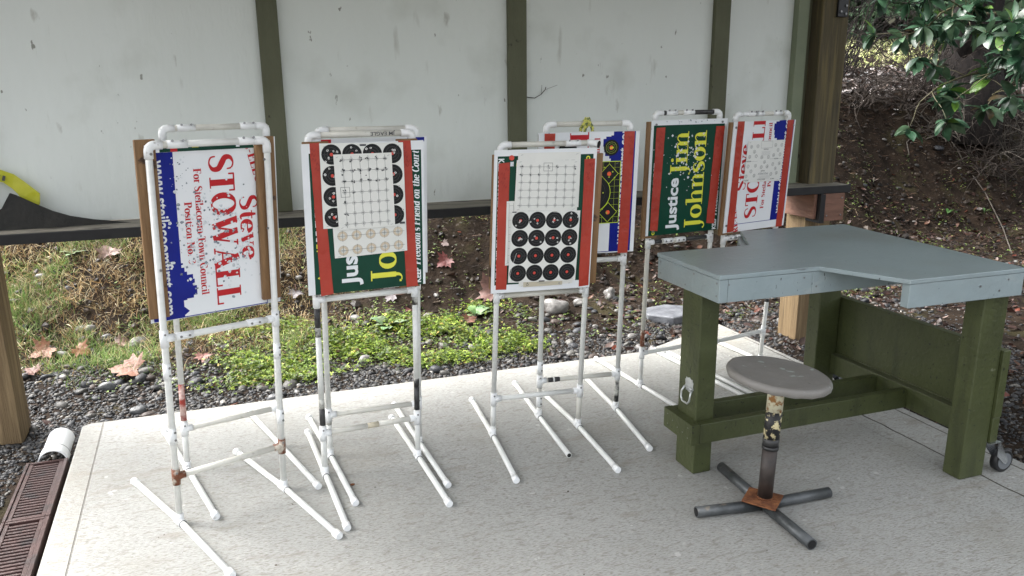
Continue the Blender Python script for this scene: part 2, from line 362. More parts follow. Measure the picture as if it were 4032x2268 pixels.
# ------------------------------------------------------------------ scattering (numpy)
def rots(n, tilt=0.5, normals=None):
    yaw = rng.random(n)*2*np.pi; a = rng.normal(0, tilt, n); b = rng.normal(0, tilt, n)
    cy, sy, ca, sa, cb, sb = np.cos(yaw), np.sin(yaw), np.cos(a), np.sin(a), np.cos(b), np.sin(b)
    z = np.zeros(n); o = np.ones(n)
    Rz = np.stack([np.stack([cy, -sy, z], 1), np.stack([sy, cy, z], 1), np.stack([z, z, o], 1)], 1)
    Rx = np.stack([np.stack([o, z, z], 1), np.stack([z, ca, -sa], 1), np.stack([z, sa, ca], 1)], 1)
    Ry = np.stack([np.stack([cb, z, sb], 1), np.stack([z, o, z], 1), np.stack([-sb, z, cb], 1)], 1)
    return Rx @ Ry @ Rz
def scatter_obj(name, tv, tf, mname, pos, R, S, colr, smooth=True, parent=None):
    """one mesh: template copied to every position; S (n,3) scales, colr (n,3) tints"""
    tv = np.array(tv, float); n = len(pos); k = len(tv)
    vv = (tv[None]*S[:, None, :]) @ np.transpose(R, (0, 2, 1)) + pos[:, None, :]
    vv = vv.reshape(-1, 3)
    ls = [len(f) for f in tf]; flat = np.concatenate([np.array(f) for f in tf]); nl = len(flat)
    loops = (flat[None]+(np.arange(n)*k)[:, None]).reshape(-1)
    tot = np.tile(np.array(ls), n); start = np.concatenate([[0], np.cumsum(tot)[:-1]])
    me = bpy.data.meshes.new(name); me.vertices.add(len(vv)); me.vertices.foreach_set('co', vv.astype(np.float32).ravel())
    me.loops.add(len(loops)); me.loops.foreach_set('vertex_index', loops.astype(np.int32))
    me.polygons.add(len(tot)); me.polygons.foreach_set('loop_start', start.astype(np.int32))
    me.polygons.foreach_set('use_smooth', np.full(len(tot), smooth)); me.materials.append(MATS[mname])
    me.update(calc_edges=True); me.validate()
    at = me.color_attributes.new('tint', 'FLOAT_COLOR', 'POINT'); cc = np.ones((n, k, 4), np.float32); cc[:, :, :3] = colr[:, None, :]
    at.data.foreach_set('color', cc.ravel())
    o = bpy.data.objects.new(name, me); COL.objects.link(o)
    if parent is not None: o.parent = parent; o.location = -Vector(WORLD[parent.name])
    return o
def pal(n, cols, w=None, jit=.25):
    c = np.array(cols); i = rng.choice(len(c), n, p=None if w is None else np.array(w)/sum(w)); r = c[i]*(1+rng.normal(0, jit, (n, 1)))
    return np.clip(r, .004, .9)
def ico(sub=1):
    bm = bmesh.new(); bmesh.ops.create_icosphere(bm, subdivisions=sub, radius=1); v = [tuple(x.co) for x in bm.verts]; f = [[w.index for w in x.verts] for x in bm.faces]; bm.free(); return v, f
def on_ground(xy, lift=0.):
    return np.array([(x, y, terr(x, y)+lift) for x, y in xy])
def in_post(x, y): return any(a-.01 < x < b+.01 and c-.01 < y < d+.01 for a, b, c, d in POSTS)
def sample(n, x0, x1, y0, y1, fn):
    out = []
    while len(out) < n:
        x, y = random.uniform(x0, x1), random.uniform(y0, y1)
        if on_slab(x, y) or in_post(x, y): continue
        if random.random() < fn(x, y): out.append((x, y))
    return out
def sm(x, a, b): return ss((x-a)/(b-a))
# gravel
iv, jf = ico(1)
iv2, jf2 = ico(2)
def gedge(x): return 4.62+.06*math.sin(4*x)+(.22 if x < -.2 else 0)+.25*sm(x, 2., 3.2) + .25*sm(-x, .3, .8)
def gfn(x, y):
    if x > 3.1 and y < 4.4: return .9
    if -1.05 < x < slab_left(y)+.02 and y < 3.78: return 0
    return 1-.93*sm(y, gedge(x)-.12, gedge(x)+.25)
xy = sample(9000, -1.9, slab_left(3.), 1.6, 4.3, gfn)+sample(19000, -1.9, 3.4, 4.05, 5.1, gfn)+sample(9000, 3.05, 4.6, 1.6, 4.9, gfn)+sample(2500, 3.4, 5.6, 1.6, 6, gfn)
n = len(xy); s = rng.lognormal(math.log(.0070), .40, n)
scatter_obj('gravel', iv, jf, 'pebble', on_ground(xy, .001), rots(n, .3), np.stack([s*1.35, s*.95, s*.62], 1), pal(n, [(.028, .029, .031), (.058, .058, .060), (.11, .105, .095), (.022, .023, .025), (.08, .064, .048), (.21, .20, .185)], [6, 5, 2, 4, 1.4, .5]))
tag(bpy.data.objects['gravel'], 'small dark wet gravel around the slab', kind='stuff')
xy = sample(1500, -2, 8, 4.25, 7.6, lambda x, y: .35 if y < 5.3 else .02)
n = len(xy); s = rng.lognormal(math.log(.017), .4, n)
scatter_obj('stones', iv2, jf2, 'pebble', on_ground(xy, .002), rots(n, .3), np.stack([s*1.3, s, s*.6], 1), pal(n, [(.03, .032, .036), (.07, .068, .063), (.15, .145, .135), (.06, .045, .038)], [4, 4, 1, 1.5]))
tag(bpy.data.objects['stones'], 'small round stones strewn over the soil', kind='stuff')
# soil crumbs and twigs (dark, uneven bank surface)
xy = sample(9000, -2, 9.5, 4.4, 9, lambda x, y: .15+.85*sm(y, 4.5, 5.4))
n = len(xy); s = rng.lognormal(math.log(.012), .5, n)
scatter_obj('soil_crumbs', iv, jf, 'pebble', on_ground(xy, 0), rots(n, .6), np.stack([s*1.2, s, s*.8], 1), pal(n, [(.010, .007, .005), (.020, .014, .010), (.036, .026, .018)], jit=.3), smooth=False)
tag(bpy.data.objects['soil_crumbs'], 'crumbly dark earth clods over the bank', kind='stuff')
bar_v = [(-.5, -.5, 0), (.5, -.5, 0), (.5, .5, .3), (-.5, .5, .3), (0, 0, 1.6)]
bar_f = [(0, 1, 2, 3), (0, 4, 1), (2, 4, 3), (1, 4, 2), (3, 4, 0)]
stick_v = [(-.5, -.5, -.5), (-.5, .5, -.5), (-.5, 0, .5), (0, -.5, -.1), (0, .5, -.1), (0, 0, .9), (.5, -.5, -.5), (.5, .5, -.5), (.5, 0, .5)]
stick_f = [(0, 3, 4, 1), (1, 4, 5, 2), (2, 5, 3, 0), (3, 6, 7, 4), (4, 7, 8, 5), (5, 8, 6, 3)]
xy = sample(17000, -1.5, 11, 4.6, 11, lambda x, y: .1+.9*sm(x+y*.2, 1.2, 3.0))
n = len(xy); L = rng.uniform(.03, .16, n); t = rng.uniform(.0012, .004, n)
scatter_obj('twig_litter', stick_v, stick_f, 'litter', on_ground(xy, .006), rots(n, .3), np.stack([L, t, t], 1), pal(n, [(.04, .022, .015), (.09, .05, .03), (.02, .013, .010), (.20, .15, .10)], [4, 3, 3, .8]))
tag(bpy.data.objects['twig_litter'], 'thin fallen twigs and needles on the bank', kind='stuff')
# leaf litter
def leaf_template(n=5, L=1., Wd=.42, fold=.18, curl=.25):
    v = []; f = []
    for i in range(n+1):
        t = i/n; w = Wd*math.sin(math.pi*min(1, t*.97+.02))**.8/2; z = curl*(t-.5)**2
        v += [(t*L-.5*L, -w, z+fold*w), (t*L-.5*L, 0, z), (t*L-.5*L, w, z+fold*w)]
    for i in range(n):
        a = i*3; f += [(a, a+3, a+4, a+1), (a+1, a+4, a+5, a+2)]
    return v, f
lv, lf = leaf_template(4, 1, .48, .5, .7)
def lfn(x, y):
    if x < 1.2: return .05
    v = .12+.5*sm(x, 1.2, 2.6)
    d = y-(5.35+.1*x)
    if x > 4.2 and -1.4 < d < .6: v = 1.
    if x > 3 and d > .5 and d < 1.3: v = .14
    if d > 1.3: v = .5+.5*sm(d, 1.3, 1.8)
    if x > 3.1 and y < 3.6 and x < 3.7: v *= .25
    return v
xy = sample(12500, -1.5, 12, 1.8, 10.5, lfn)
n = len(xy); s = rng.uniform(.03, .085, n)
scatter_obj('leaf_litter', lv, lf, 'litter', on_ground(xy, .010), rots(n, .42), np.stack([s, s*rng.uniform(.7, 1.3, n), s*rng.uniform(-.9, 1.2, n)], 1), pal(n, [(.045, .022, .017), (.085, .042, .027), (.022, .013, .011), (.16, .115, .10), (.13, .035, .02), (.26, .22, .21)], [5, 3.5, 6, 1.0, .6, .5]))
tag(bpy.data.objects['leaf_litter'], 'brown fallen leaves covering the ground and bank', kind='stuff')
xy = [(x, y) for x, y in sample(4500, 5, 14, 7.0, 12.5, lambda x, y: sm(y-(5.35+.1*x), 1.25, 1.9)*(1-sm(y-(5.35+.1*x), 3.6, 4.6)))]
n = len(xy); s = rng.uniform(.06, .14, n)
scatter_obj('pale_litter', lv, lf, 'litter', on_ground(xy, .02), rots(n, .42), np.stack([s, s, s*rng.uniform(-.9, 1.2, n)], 1), pal(n, [(.46, .41, .39), (.24, .18, .15), (.62, .58, .57), (.10, .06, .05)], [3, 2.5, 2.5, 2.5]))
tag(bpy.data.objects['pale_litter'], 'pale fallen leaves on top of the bank', kind='stuff')
# grass
bl_v = [(-.5, 0, 0), (.5, 0, 0), (-.4, .10, .45), (.4, .10, .45), (-.22, .34, .82), (.22, .34, .82), (0, .62, 1.0)]
bl_f = [(0, 1, 3, 2), (2, 3, 5, 4), (4, 5, 6)]
def tuft(xy, hmin, hmax, cols, w, name, label, tilt=.4, width=.0042, jit=.25):
    n = len(xy); h = rng.uniform(hmin, hmax, n)
    scatter_obj(name, bl_v, bl_f, 'blade', on_ground(xy, -.004), rots(n, tilt), np.stack([np.full(n, width)*rng.uniform(.6, 1.3, n), h, h], 1), pal(n, cols, w, jit))
    tag(bpy.data.objects[name], label, kind='stuff')
def clump(fn, n, x0, x1, y0, y1, sig=.05, per=14):
    out = []
    while len(out) < n:
        x, y = random.uniform(x0, x1), random.uniform(y0, y1)
        if random.random() > fn(x, y): continue
        for k in range(per):
            a, b = random.gauss(x, sig), random.gauss(y, sig)
            if not on_slab(a, b) and not in_post(a, b): out.append((a, b))
    return out[:n]
def grassfn(x, y):
    v = 1-sm(x, -.15, .55)
    v *= sm(y, 4.75, 5.05)
    return v*max(.0, .35+.75*math.sin(5*x+3)*math.sin(4.4*y+1.5))
tuft(clump(grassfn, 34000, -2.2, .7, 4.6, 7.4, .045, 40), .025, .085, [(.17, .27, .07), (.30, .38, .14), (.10, .20, .04), (.46, .42, .24)], [4, 3, 3, 2], 'grass', 'fresh green grass growing on the left part of the bank', .55)
tuft(clump(lambda x, y: (1-sm(x, .0, .9))*sm(y, 4.9, 5.3), 42000, -2.2, 1.1, 4.7, 7.4, .07, 30), .03, .09, [(.50, .38, .21), (.32, .21, .10), (.15, .09, .045), (.66, .58, .40)], [4, 3, 3, 2], 'dry_grass', 'straw coloured dead grass lying among the green', .95)
tuft(clump(lambda x, y: sm(y, 5.9, 6.3)*(1-sm(y, 6.9, 7.4)), 2200, .6, 3.4, 5.6, 7.4, .04, 20), .06, .16, [(.40, .30, .16), (.26, .17, .09), (.16, .10, .05)], [3, 3, 2], 'hanging_grass', 'dry grass and roots hanging over the steep bank', 1.0)
tuft([(x, y) for x, y in sample(16000, 9, 34, 10.5, 30, lambda x, y: 1.)], .08, .22, [(.60, .66, .26), (.72, .72, .42), (.52, .60, .22), (.76, .66, .44)], [4, 3, 3, 2], 'meadow', 'bright yellow green meadow beyond the bank', .6, .03)
# clover-like ground cover
c3v = [(0, 0, 0)]; c3f = []
for k in range(3):
    a = k*2*math.pi/3; ca, sa = math.cos(a), math.sin(a)
    for (r, t, z) in ((.55, -.42, .10), (1.0, -.30, .05), (.92, 0, -.03), (1.0, .30, .05), (.55, .42, .10)):
        c3v.append((r*ca-t*sa, r*sa+t*ca, z))
    b = 1+k*5; c3f += [(0, b, b+1, b+2), (0, b+2, b+3, b+4)]
def clofn(x, y):
    v = sm(x, -.35, .1)*(1-sm(x, 1.45, 1.95)); v *= sm(y, 4.42, 4.62)*(1-sm(y, 5.05, 5.55))
    v *= .05+.95*ss((math.sin(6.1*x+1)*math.sin(8.3*y+2*x)+.25*math.sin(17*x)*math.sin(15*y)+.25)/.7)
    return v
xy = clump(clofn, 22000, -.9, 2.0, 4.3, 5.9, .035, 16); n = len(xy)
p = on_ground(xy, 0); p[:, 2] += rng.uniform(.006, .045, n); s = rng.uniform(.0055, .0145, n)
scatter_obj('clover', c3v, c3f, 'clover_leaf', p, rots(n, .35), np.stack([s, s, s], 1), pal(n, [(.19, .28, .03), (.11, .18, .02), (.32, .40, .06), (.05, .09, .015), (.46, .34, .10), (.10, .05, .03)], [5, 4, 2.5, 4, .5, .7]))
tag(bpy.data.objects['clover'], 'bright green three leaved ground cover beside the gravel', kind='stuff')
xy = clump(lambda x, y: (.9 if x < 2 else .35)*sm(y, 4.5, 4.8)*(1-sm(y, 6.6, 7.4)), 9000, -.9, 8.5, 4.3, 7.4, .035, 7); n = len(xy)
p = on_ground(xy, 0); p[:, 2] += rng.uniform(.004, .03, n); s = rng.uniform(.005, .012, n)
scatter_obj('small_weeds', c3v, c3f, 'clover_leaf', p, rots(n, .35), np.stack([s, s, s], 1), pal(n, [(.16, .24, .05), (.10, .17, .05), (.26, .32, .10)], None))
tag(bpy.data.objects['small_weeds'], 'sparse tiny weeds sprouting from the soil', kind='stuff')

# ------------------------------------------------------------------ rocks, single leaves, plants
def rock(x, y, w, flat=.62, dark=False, seed=0, jag=.12, label='', group=None):
    r = random.Random(seed); v, f = ico(3); ph = [r.uniform(0, 6.28) for _ in range(6)]; el = r.uniform(.65, .85)
    a = r.uniform(0, 3.14); m = MB(); vs = []
    for (X, Y, Z) in v:
        k = 1+jag*(math.sin(2.3*X+ph[0])*math.cos(2.7*Y+ph[1])+.6*math.sin(4.1*Z+3*X+ph[2])+.35*math.sin(7*Y+5*Z+ph[3]))
        X, Y, Z = X*k*w/2, Y*k*w/2*el, Z*k*w/2*flat
        vs.append((x+X*math.cos(a)-Y*math.sin(a), y+X*math.sin(a)+Y*math.cos(a), terr(x, y)+Z+w/2*flat*.45))
    m.mesh(vs, f, 'rock_dark' if dark else 'rock', True); o = m.build('rock'); tag(o, label, 'rock', group or 'rocks lying behind the slab')
RK = [(2.15,5.17,.19,'large wedge shaped grey rock on the soil between the third and fourth target boards',0,.2),
 (2.37,5.22,.105,'rounded grey rock touching the large wedge shaped rock on its right',0,.1),
 (2.69,5.36,.14,'angular pale rock left of the bench, higher than the wedge shaped one',0,.22),
 (.70,5.40,.081,'upright egg shaped brown grey rock left of the broad leaved plant',0,.06),
 (1.35,5.61,.057,'small pale rock on bare soil beside the big red maple leaf',0,.1),
 (.37,5.93,.058,'rounded rock high on the bank near the second sign',0,.08),
 (.29,5.94,.042,'pale pebble sized rock high on the bank near the second sign',0,.08),
 (1.12,4.90,.061,'tan rock half hidden at the right end of the clover',0,.08),
 (1.41,4.74,.042,'dark rounded rock in the gravel left of the white sign stand leg',1,.08),
 (1.17,4.58,.043,'small light rock at the gravel edge below the clover',0,.08),
 (.66,4.73,.097,'long flat grey rock lying among the clover',0,.06),
 (.64,4.83,.05,'dark rock just behind the long flat rock in the clover',1,.08),
 (.23,4.45,.036,'tan rock where clover meets gravel beside the first stand',0,.08),
 (.21,4.34,.04,'small grey rock in the gravel close to the slab edge',0,.08),
 (.09,4.27,.097,'large dark rounded rock touching the slab edge behind the first stand',1,.06),
 (.02,4.51,.055,'dark oval rock in gravel behind the first stand leg',1,.06),
 (1.52,4.38,.047,'grey rock sitting in gravel near the slab behind the third stand',0,.08),
 (1.55,4.56,.040,'pale small rock in gravel behind the third stand',0,.08),
 (1.92,4.63,.051,'rounded light rock in gravel behind the fourth stand',0,.08),
 (2.32,4.83,.054,'white speckled rock right of the fourth stand leg',0,.12),
 (2.80,5.69,.044,'small dark stone high on the soil beyond the fourth stand',1,.1),
 (-1.06,4.88,.055,'grey oval rock at the left border between gravel and grass',0,.06),
 (-.81,4.69,.10,'wide flat dark rock in the gravel beside the big brown leaf',1,.05),
 (-.62,4.36,.088,'dark rounded rock in gravel close to the slab corner',1,.07),
 (-.89,5.38,.085,'dark rock at the foot of the grassy bank',1,.08),
 (-.99,5.44,.08,'mossy grey rock leaning behind the dark rock at the bank foot',0,.08),
 (-1.33,5.95,.075,'pale flat stone in the grass under the left end of the shelf',0,.08),
 (-.45,4.71,.06,'grey stone in gravel left of the first stand upright',0,.08),
 (2.47,4.25,.079,'pale rounded rock just behind the slab beside the bench',0,.07),
 (2.40,4.33,.069,'grey rounded rock behind the slab next to the pale one',0,.07),
 (2.47,4.56,.072,'brownish rock among larger stones behind the slab beside the bench',0,.07)]
for i, (x, y, w, lab, dk, jag) in enumerate(RK): rock(x, y, w, .72 if jag > .15 else .6, bool(dk), i+3, jag, lab)
m = MB(); z0 = terr(2.94, 4.9)
out = [(2.76, 4.86), (2.90, 4.72), (3.12, 4.78), (3.16, 4.97), (3.02, 5.07), (2.80, 5.03)]
m.prism(out, z0-.04, z0+.05, 'paver'); o = m.build('paving_stone', bevel=.01); tag(o, 'flat broken grey paving slab lying in the soil behind the bench', 'paving slab')
def maple_mesh():
    tips = []
    lob = [(-90, .22), (-68, .30), (-48, .66), (-36, .55), (-20, .88), (-6, .60), (6, .78), (14, 1.0), (28, .62), (44, .74), (56, .56), (70, .84), (82, .88), (90, 1.08)]
    pts = []
    for a, r in lob: pts.append((math.radians(a), r))
    for a, r in reversed(lob[:-1]): pts.append((math.radians(180-a), r))
    return [(math.cos(a)*r, math.sin(a)*r) for a, r in pts]
MAPLE = maple_mesh()
tint_col = {}
def leafmat(c):
    c = tuple(v*.52 for v in c)
    k = 'leaf_%d_%d_%d' % tuple(int(v*100) for v in c)
    if k not in MATS: mat(k, tuple(v*.75 for v in c), tuple(min(.9, v*1.25) for v in c), .55, 30, bump=.4, bscale=60)
    return k
def maple(x, y, w, c, label, tilt=(.2, .2), lift=.02, seed=0, rot=0):
    r = random.Random(seed); m = MB(); nrm = tnorm(x, y, .08); q = Vector((0, 0, 1)).rotation_difference((nrm+Vector((tilt[0], tilt[1], 0))).normalized()).to_matrix()
    ph = r.uniform(0, 6); vs = []; base = Vector((x, y, terr(x, y)+lift)); rings = (.33, .66, 1.)
    def P(px, py):
        a = rot; X, Y = (px*math.cos(a)-py*math.sin(a))*w/2, (px*math.sin(a)+py*math.cos(a))*w/2; rr = math.hypot(px, py)
        ang = math.atan2(py, px); Z = w*(.16*rr*rr*math.sin(2*ang+ph)+.06*rr*abs(math.sin(2.5*ang))+.10*rr**3*math.sin(3*ang+ph*2)+.03*rr)
        return base+q@Vector((X, Y, Z))
    n = len(MAPLE); vs = [P(0, 0)]
    for k in rings:
        for px, py in MAPLE: 
            s_ = k if k == 1. else k*.9
            vs.append(P(px*s_, py*s_))
    fs = [(0, 1+i, 1+(i+1) % n) for i in range(n)]
    for k in range(2):
        a, b = 1+k*n, 1+(k+1)*n; fs += [(a+i, b+i, b+(i+1) % n, a+(i+1) % n) for i in range(n)]
    m.mesh(vs, fs, leafmat(c), True)
    m.tube([vs[0], P(.05, -.5), P(.12, -1.0)], .0018, leafmat((.3, .12, .08)), 5)
    o = m.build('maple_leaf'); tag(o, label, 'leaf', 'large fallen leaves behind the slab')
ML = [(1.77,5.50,.30,(.22,.10,.08),'large pinkish brown maple leaf on the soil behind the third target board',.3),
 (1.50,5.86,.18,(.22,.04,.035),'dark red maple leaf high on the bare soil bank',2.),
 (1.03,5.67,.19,(.26,.22,.23),'grey purple curled maple leaf above the broad leaved plant',1.),
 (1.52,5.98,.085,(.50,.38,.36),'pale pink narrow leaf near the top of the bare soil bank',4.),
 (1.47,5.15,.135,(.22,.08,.035),'rust brown leaf tucked behind the right end of the clover',5.),
 (.33,5.77,.13,(.28,.25,.26),'grey leaf on the bank right of the first stand',3.),
 (1.11,5.50,.07,(.34,.11,.10),'small red brown leaf beside the second stand upright',.8),
 (-.69,4.84,.26,(.38,.17,.10),'biggest coppery maple leaf at the gravel border left of the first stand',1.3),
 (-1.20,5.22,.20,(.36,.15,.07),'orange brown oak like leaf at the foot of the left grass',2.2),
 (-.91,6.05,.19,(.40,.26,.21),'pale pink maple leaf high in the grass below the shelf',.2),
 (-.30,4.98,.13,(.44,.19,.15),'reddish leaf lying at the edge of the clover behind the first stand',3.3),
 (-1.02,5.20,.15,(.42,.17,.06),'bright orange curled leaf beside the oak like leaf',4.4),
 (-.80,5.30,.12,(.33,.20,.15),'pinkish leaf on the short grass left of the first sign',5.2),
 (-1.22,4.95,.12,(.25,.10,.07),'dark brown leaf half over the gravel near the left post',.9)]
for i, (x, y, w, c, lab, rt) in enumerate(ML): maple(x, y, w, c, lab, (random.uniform(-.1, .1), random.uniform(-.35, -.1)), .03, i, rt)
pv, pf = leaf_template(6, 1., .40, .35, -.5)
def plant(x, y, w, c, nl, label, seed=1, up=.5, wid=1.):
    r = random.Random(seed); t = thing('leafy_plant', (x, y, terr(x, y)), label, 'plant', 'small leafy plants behind the slab'); z0 = terr(x, y)
    m = MB()
    for k in range(nl):
        a = k*2.4+r.uniform(-.3, .3); L = w*.5*r.uniform(.7, 1.15); e = up*r.uniform(.4, 1.4)
        vs = []
        for (px, py, pz) in pv:
            s = (px+.5)*L; X = s*math.cos(e*.7)+.005; Z = s*math.sin(e)-.55*s*s/L*math.sin(e)+pz*L*.25+.01; Y = py*L*wid
            vs.append((x+X*math.cos(a)-Y*math.sin(a), y+X*math.sin(a)+Y*math.cos(a), z0+Z))
        m.mesh(vs, pf, leafmat(tuple(v*r.uniform(.8, 1.2) for v in c)), True)
    m.build('leaves', t)
    st = MB(); st.tube([(x, y, z0-.02), (x, y, z0+.03)], .004, leafmat(c), 6); st.build('stem', t)
plant(.90, 5.20, .32, (.22, .34, .17), 9, 'pale green plant with one broad drooping leaf above the clover', 4, .9, 1.2)
plant(1.56, 5.25, .25, (.20, .34, .14), 7, 'bright green rosette in front of the big pinkish maple leaf', 5, .8, 1.3)
plant(-1.14, 6.10, .17, (.26, .38, .15), 9, 'flat green rosette in the grass just under the shelf', 6, .5)
plant(7.36, 6.44, .24, (.08, .20, .03), 7, 'small vivid green seedling on the dark bank left of the other seedling', 7, 1.1, .7)
plant(7.82, 6.37, .18, (.09, .20, .04), 5, 'small green seedling further right on the dark bank', 8, 1.1, .6)
plant(6.51, 6.68, .17, (.38, .40, .30), 5, 'whitish green seedling on the bank beside the right post', 9, 1., .7)

# ------------------------------------------------------------------ shelter: posts, wall, shelf, roof
def post(x0, x1, y0, y1, z0, z1, label, split):
    t = thing('timber_post', ((x0+x1)/2, (y0+y1)/2, z0), label, 'post', 'posts carrying the backdrop wall')
    m = MB(); m.box((x0, y0, z0), (x1, y1, split), 'post_wood'); m.build('post_base', t, .006)
    m = MB(); m.box((x0, y0, split+.0005), (x1, y1, z1), 'post_weathered'); m.build('post_shaft', t, .006)
    return t
ROOFZ = 2.78
pL = post(-1.31, -1.12, 4.15, 4.34, -.16, ROOFZ, 'yellowish square timber post at the left edge beside the gravel', .93)
pR = post(3.475, 3.675, 4.11, 4.30, -.16, ROOFZ, 'thick weathered timber post at the right end of the white wall', .93)
# plywood gusset boxes with a dark corner strip below the shelf
m = MB(); m.box((3.440, 4.00, .768), (3.462, 4.285, .929), 'gusset'); m.mesh([(3.440,4.00,.768),(3.462,4.00,.768),(3.462,4.285,.795),(3.440,4.285,.795)], [(0,1,2,3)], 'gusset'); m.build('gusset_board', pR, .003)
m = MB(); m.box((3.502, 3.975, .755), (3.655, 3.998, .929), 'gusset')
for (a, b) in ((3.63, .79), (3.52, .79), (3.63, .90)): m.tube([(a, 3.9745, b), (a, 3.969, b)], .006, 'screw', 8)
m.build('gusset_board', pR, .003)
m = MB(); m.box((3.463, 3.968, .745), (3.500, 4.10, .9285), 'steel_black'); m.build('corner_strip', pR, .002)
m = MB(); m.box((-1.15, 4.00, .76), (-1.115, 4.149, .929), 'gusset'); m.box((-1.33, 3.98, .76), (-1.152, 3.999, .929), 'gusset'); m.build('gusset_board', pL, .003)
m = MB(); m.box((3.575, 4.092, 2.005), (3.650, 4.1095, 2.40), 'steel_black')
for (a, b) in ((3.595, 2.035), (3.632, 2.07), (3.632, 2.022), (3.595, 2.11)): m.tube([(a, 4.0925, b), (a, 4.085, b)], .008, 'screw', 10)
m.build('steel_bracket', pR, .002)
wall = thing('backdrop_wall', (1.2, 4.22, .98), 'large white painted backdrop panel with green battens standing on the black shelf', 'wall')
# white sheet, its lower left corner lifted in a curve
def lowz(x): 
    return .982+.012*max(0, min(1, (-.30-x)/.55))**2.0
m = MB(); N_ = 90; xs = np.linspace(-1.9, 3.44, N_)
for i in range(N_-1):
    a, b = xs[i], xs[i+1]; ya = 4.222-.02*max(0, min(1, (-.5-a)/.6))**2; yb_ = 4.222-.02*max(0, min(1, (-.5-b)/.6))**2
    m.mesh([(a, ya, lowz(a)), (b, yb_, lowz(b)), (b, 4.222, ROOFZ-.02), (a, 4.222, ROOFZ-.02)], [(0, 1, 2, 3)], 'wall_paint', True)
    m.mesh([(a, 4.24, .98), (b, 4.24, .98), (b, 4.24, ROOFZ-.02), (a, 4.24, ROOFZ-.02)], [(3, 2, 1, 0)], 'wall_paint', True)
m.build('white_panel', wall)
for i, (a, b) in enumerate(((.160, .258), (1.460, 1.566), (2.763, 2.868))):
    m = MB(); m.box((a, 4.186, .981), (b, 4.2205, ROOFZ-.02), 'batten_green'); m.build('batten', wall, .003)
m = MB(); m.box((3.345, 4.17, .981), (3.425, 4.2205, ROOFZ-.02), 'trim_green'); m.box((3.426, 4.205, .981), (3.473, 4.2205, ROOFZ-.02), 'batten_green'); m.build('corner_trim', wall, .003)
for i, (x, z, s, k) in enumerate(((1.64, 1.62, .05, 1), (1.60, 1.60, .04, 1))): pass
# bit of dry root stuck beside the middle batten
m = MB(); m.tube([(1.575, 4.214, 1.545), (1.62, 4.208, 1.54), (1.66, 4.21, 1.56), (1.685, 4.213, 1.585), (1.69, 4.213, 1.60)], .0022, 'bark', 6); m.tube([(1.66, 4.21, 1.56), (1.665, 4.212, 1.61)], .0011, 'bark', 5)
m.tube([(1.685, 4.213, 1.585), (1.76, 4.213, 1.61)], .0008, 'bark', 5)
o = m.build('dry_twig'); tag(o, 'thin curved dark twig stuck to the white wall by the middle batten', 'twig')
shelf = thing('shelf', (1.2, 4.1, .93), 'long black fronted wooden shelf running under the white wall', 'shelf')
m = MB(); sx = np.linspace(-1.55, 3.70, 30)
m.box((-1.55, 4.002, .931), (3.70, 4.149, .979), 'shelf_top'); m.box((-1.11, 4.1495, .931), (3.465, 4.30, .979), 'shelf_top'); m.build('board', shelf, .003)
m = MB(); m.box((-1.55, 3.985, .929), (3.705, 4.001, .976), 'shelf_face'); m.build('front_strip', shelf, .003)
# rubber scrap leaning at the left end with caution tape behind it
m = MB(); pr = [(-1.45, .981), (-1.45, 1.0), (-1.30, 1.01), (-1.087, 1.035), (-1.031, 1.08), (-.993, 1.146), (-.971, 1.137), (-.891, 1.091), (-.828, 1.057), (-.757, 1.03), (-.659, 1.008), (-.50, .985)]
def mp_(p, d): return (p[0], 4.095+d+(p[1]-.98)*.22, p[1])
fr = [mp_(p, 0) for p in pr]; bk = [mp_(p, .006) for p in pr]; n_ = len(pr)
c0 = mp_((-1.0, .981), 0)
for i in range(n_-1): m.poly([c0, fr[i+1], fr[i]], 'rubber'); m.poly([bk[i], bk[i+1], mp_((-1.0, .981), .006)], 'rubber'); m.poly([fr[i], fr[i+1], bk[i+1], bk[i]], 'rubber')
o = m.build('rubber_scrap'); tag(o, 'dark curved rubber scrap leaning on the left end of the shelf', 'rubber scrap')
m = MB(); tp = [(-1.30, 1.31), (-1.073, 1.266), (-1.015, 1.252), (-.967, 1.229), (-.93, 1.192), (-.892, 1.155), (-.875, 1.137), (-.882, 1.09)]
bt = [(-1.30, 1.25), (-1.085, 1.210), (-1.017, 1.195), (-.985, 1.165), (-.965, 1.14), (-.954, 1.115), (-.933, 1.10), (-.895, 1.07)]
for i in range(len(tp)-1):
    y0 = 4.150-.015*0; m.mesh([(tp[i][0], y0+.006*math.sin(i*2), tp[i][1]), (tp[i+1][0], y0+.006*math.sin(i*2+2), tp[i+1][1]), (bt[i+1][0], y0-.004*math.sin(i*2+2), bt[i+1][1]), (bt[i][0], y0-.004*math.sin(i*2), bt[i][1])], [(0, 1, 2, 3)], 'caution', True)
for k in range(4):
    x = -1.07+k*.020; z = 1.245-k*.006; m.poly([(x, 4.1385, z), (x+.011, 4.1385, z-.003), (x+.004, 4.1385, z-.026), (x-.007, 4.1385, z-.023)], 'ink')
o = m.build('caution_tape'); tag(o, 'yellow caution tape hanging at the left edge of the white wall', 'tape')
roof = thing('unseen_roof', (1.2, 2.2, ROOFZ), 'unseen timber shelter roof over the slab, placed to shape its light', 'roof')
m = MB(); m.box((-1.7, 1.25, ROOFZ+.15), (4.1, 4.75, ROOFZ+.19), 'roof_wood'); m.build('decking', roof)  # out of view; front edge set back to let light reach the wall
for i in range(7):
    x = -1.5+i*.9; m = MB(); m.box((x, 1.25, ROOFZ+.001), (x+.04, 4.7, ROOFZ+.149), 'roof_wood'); m.build('rafter', roof)

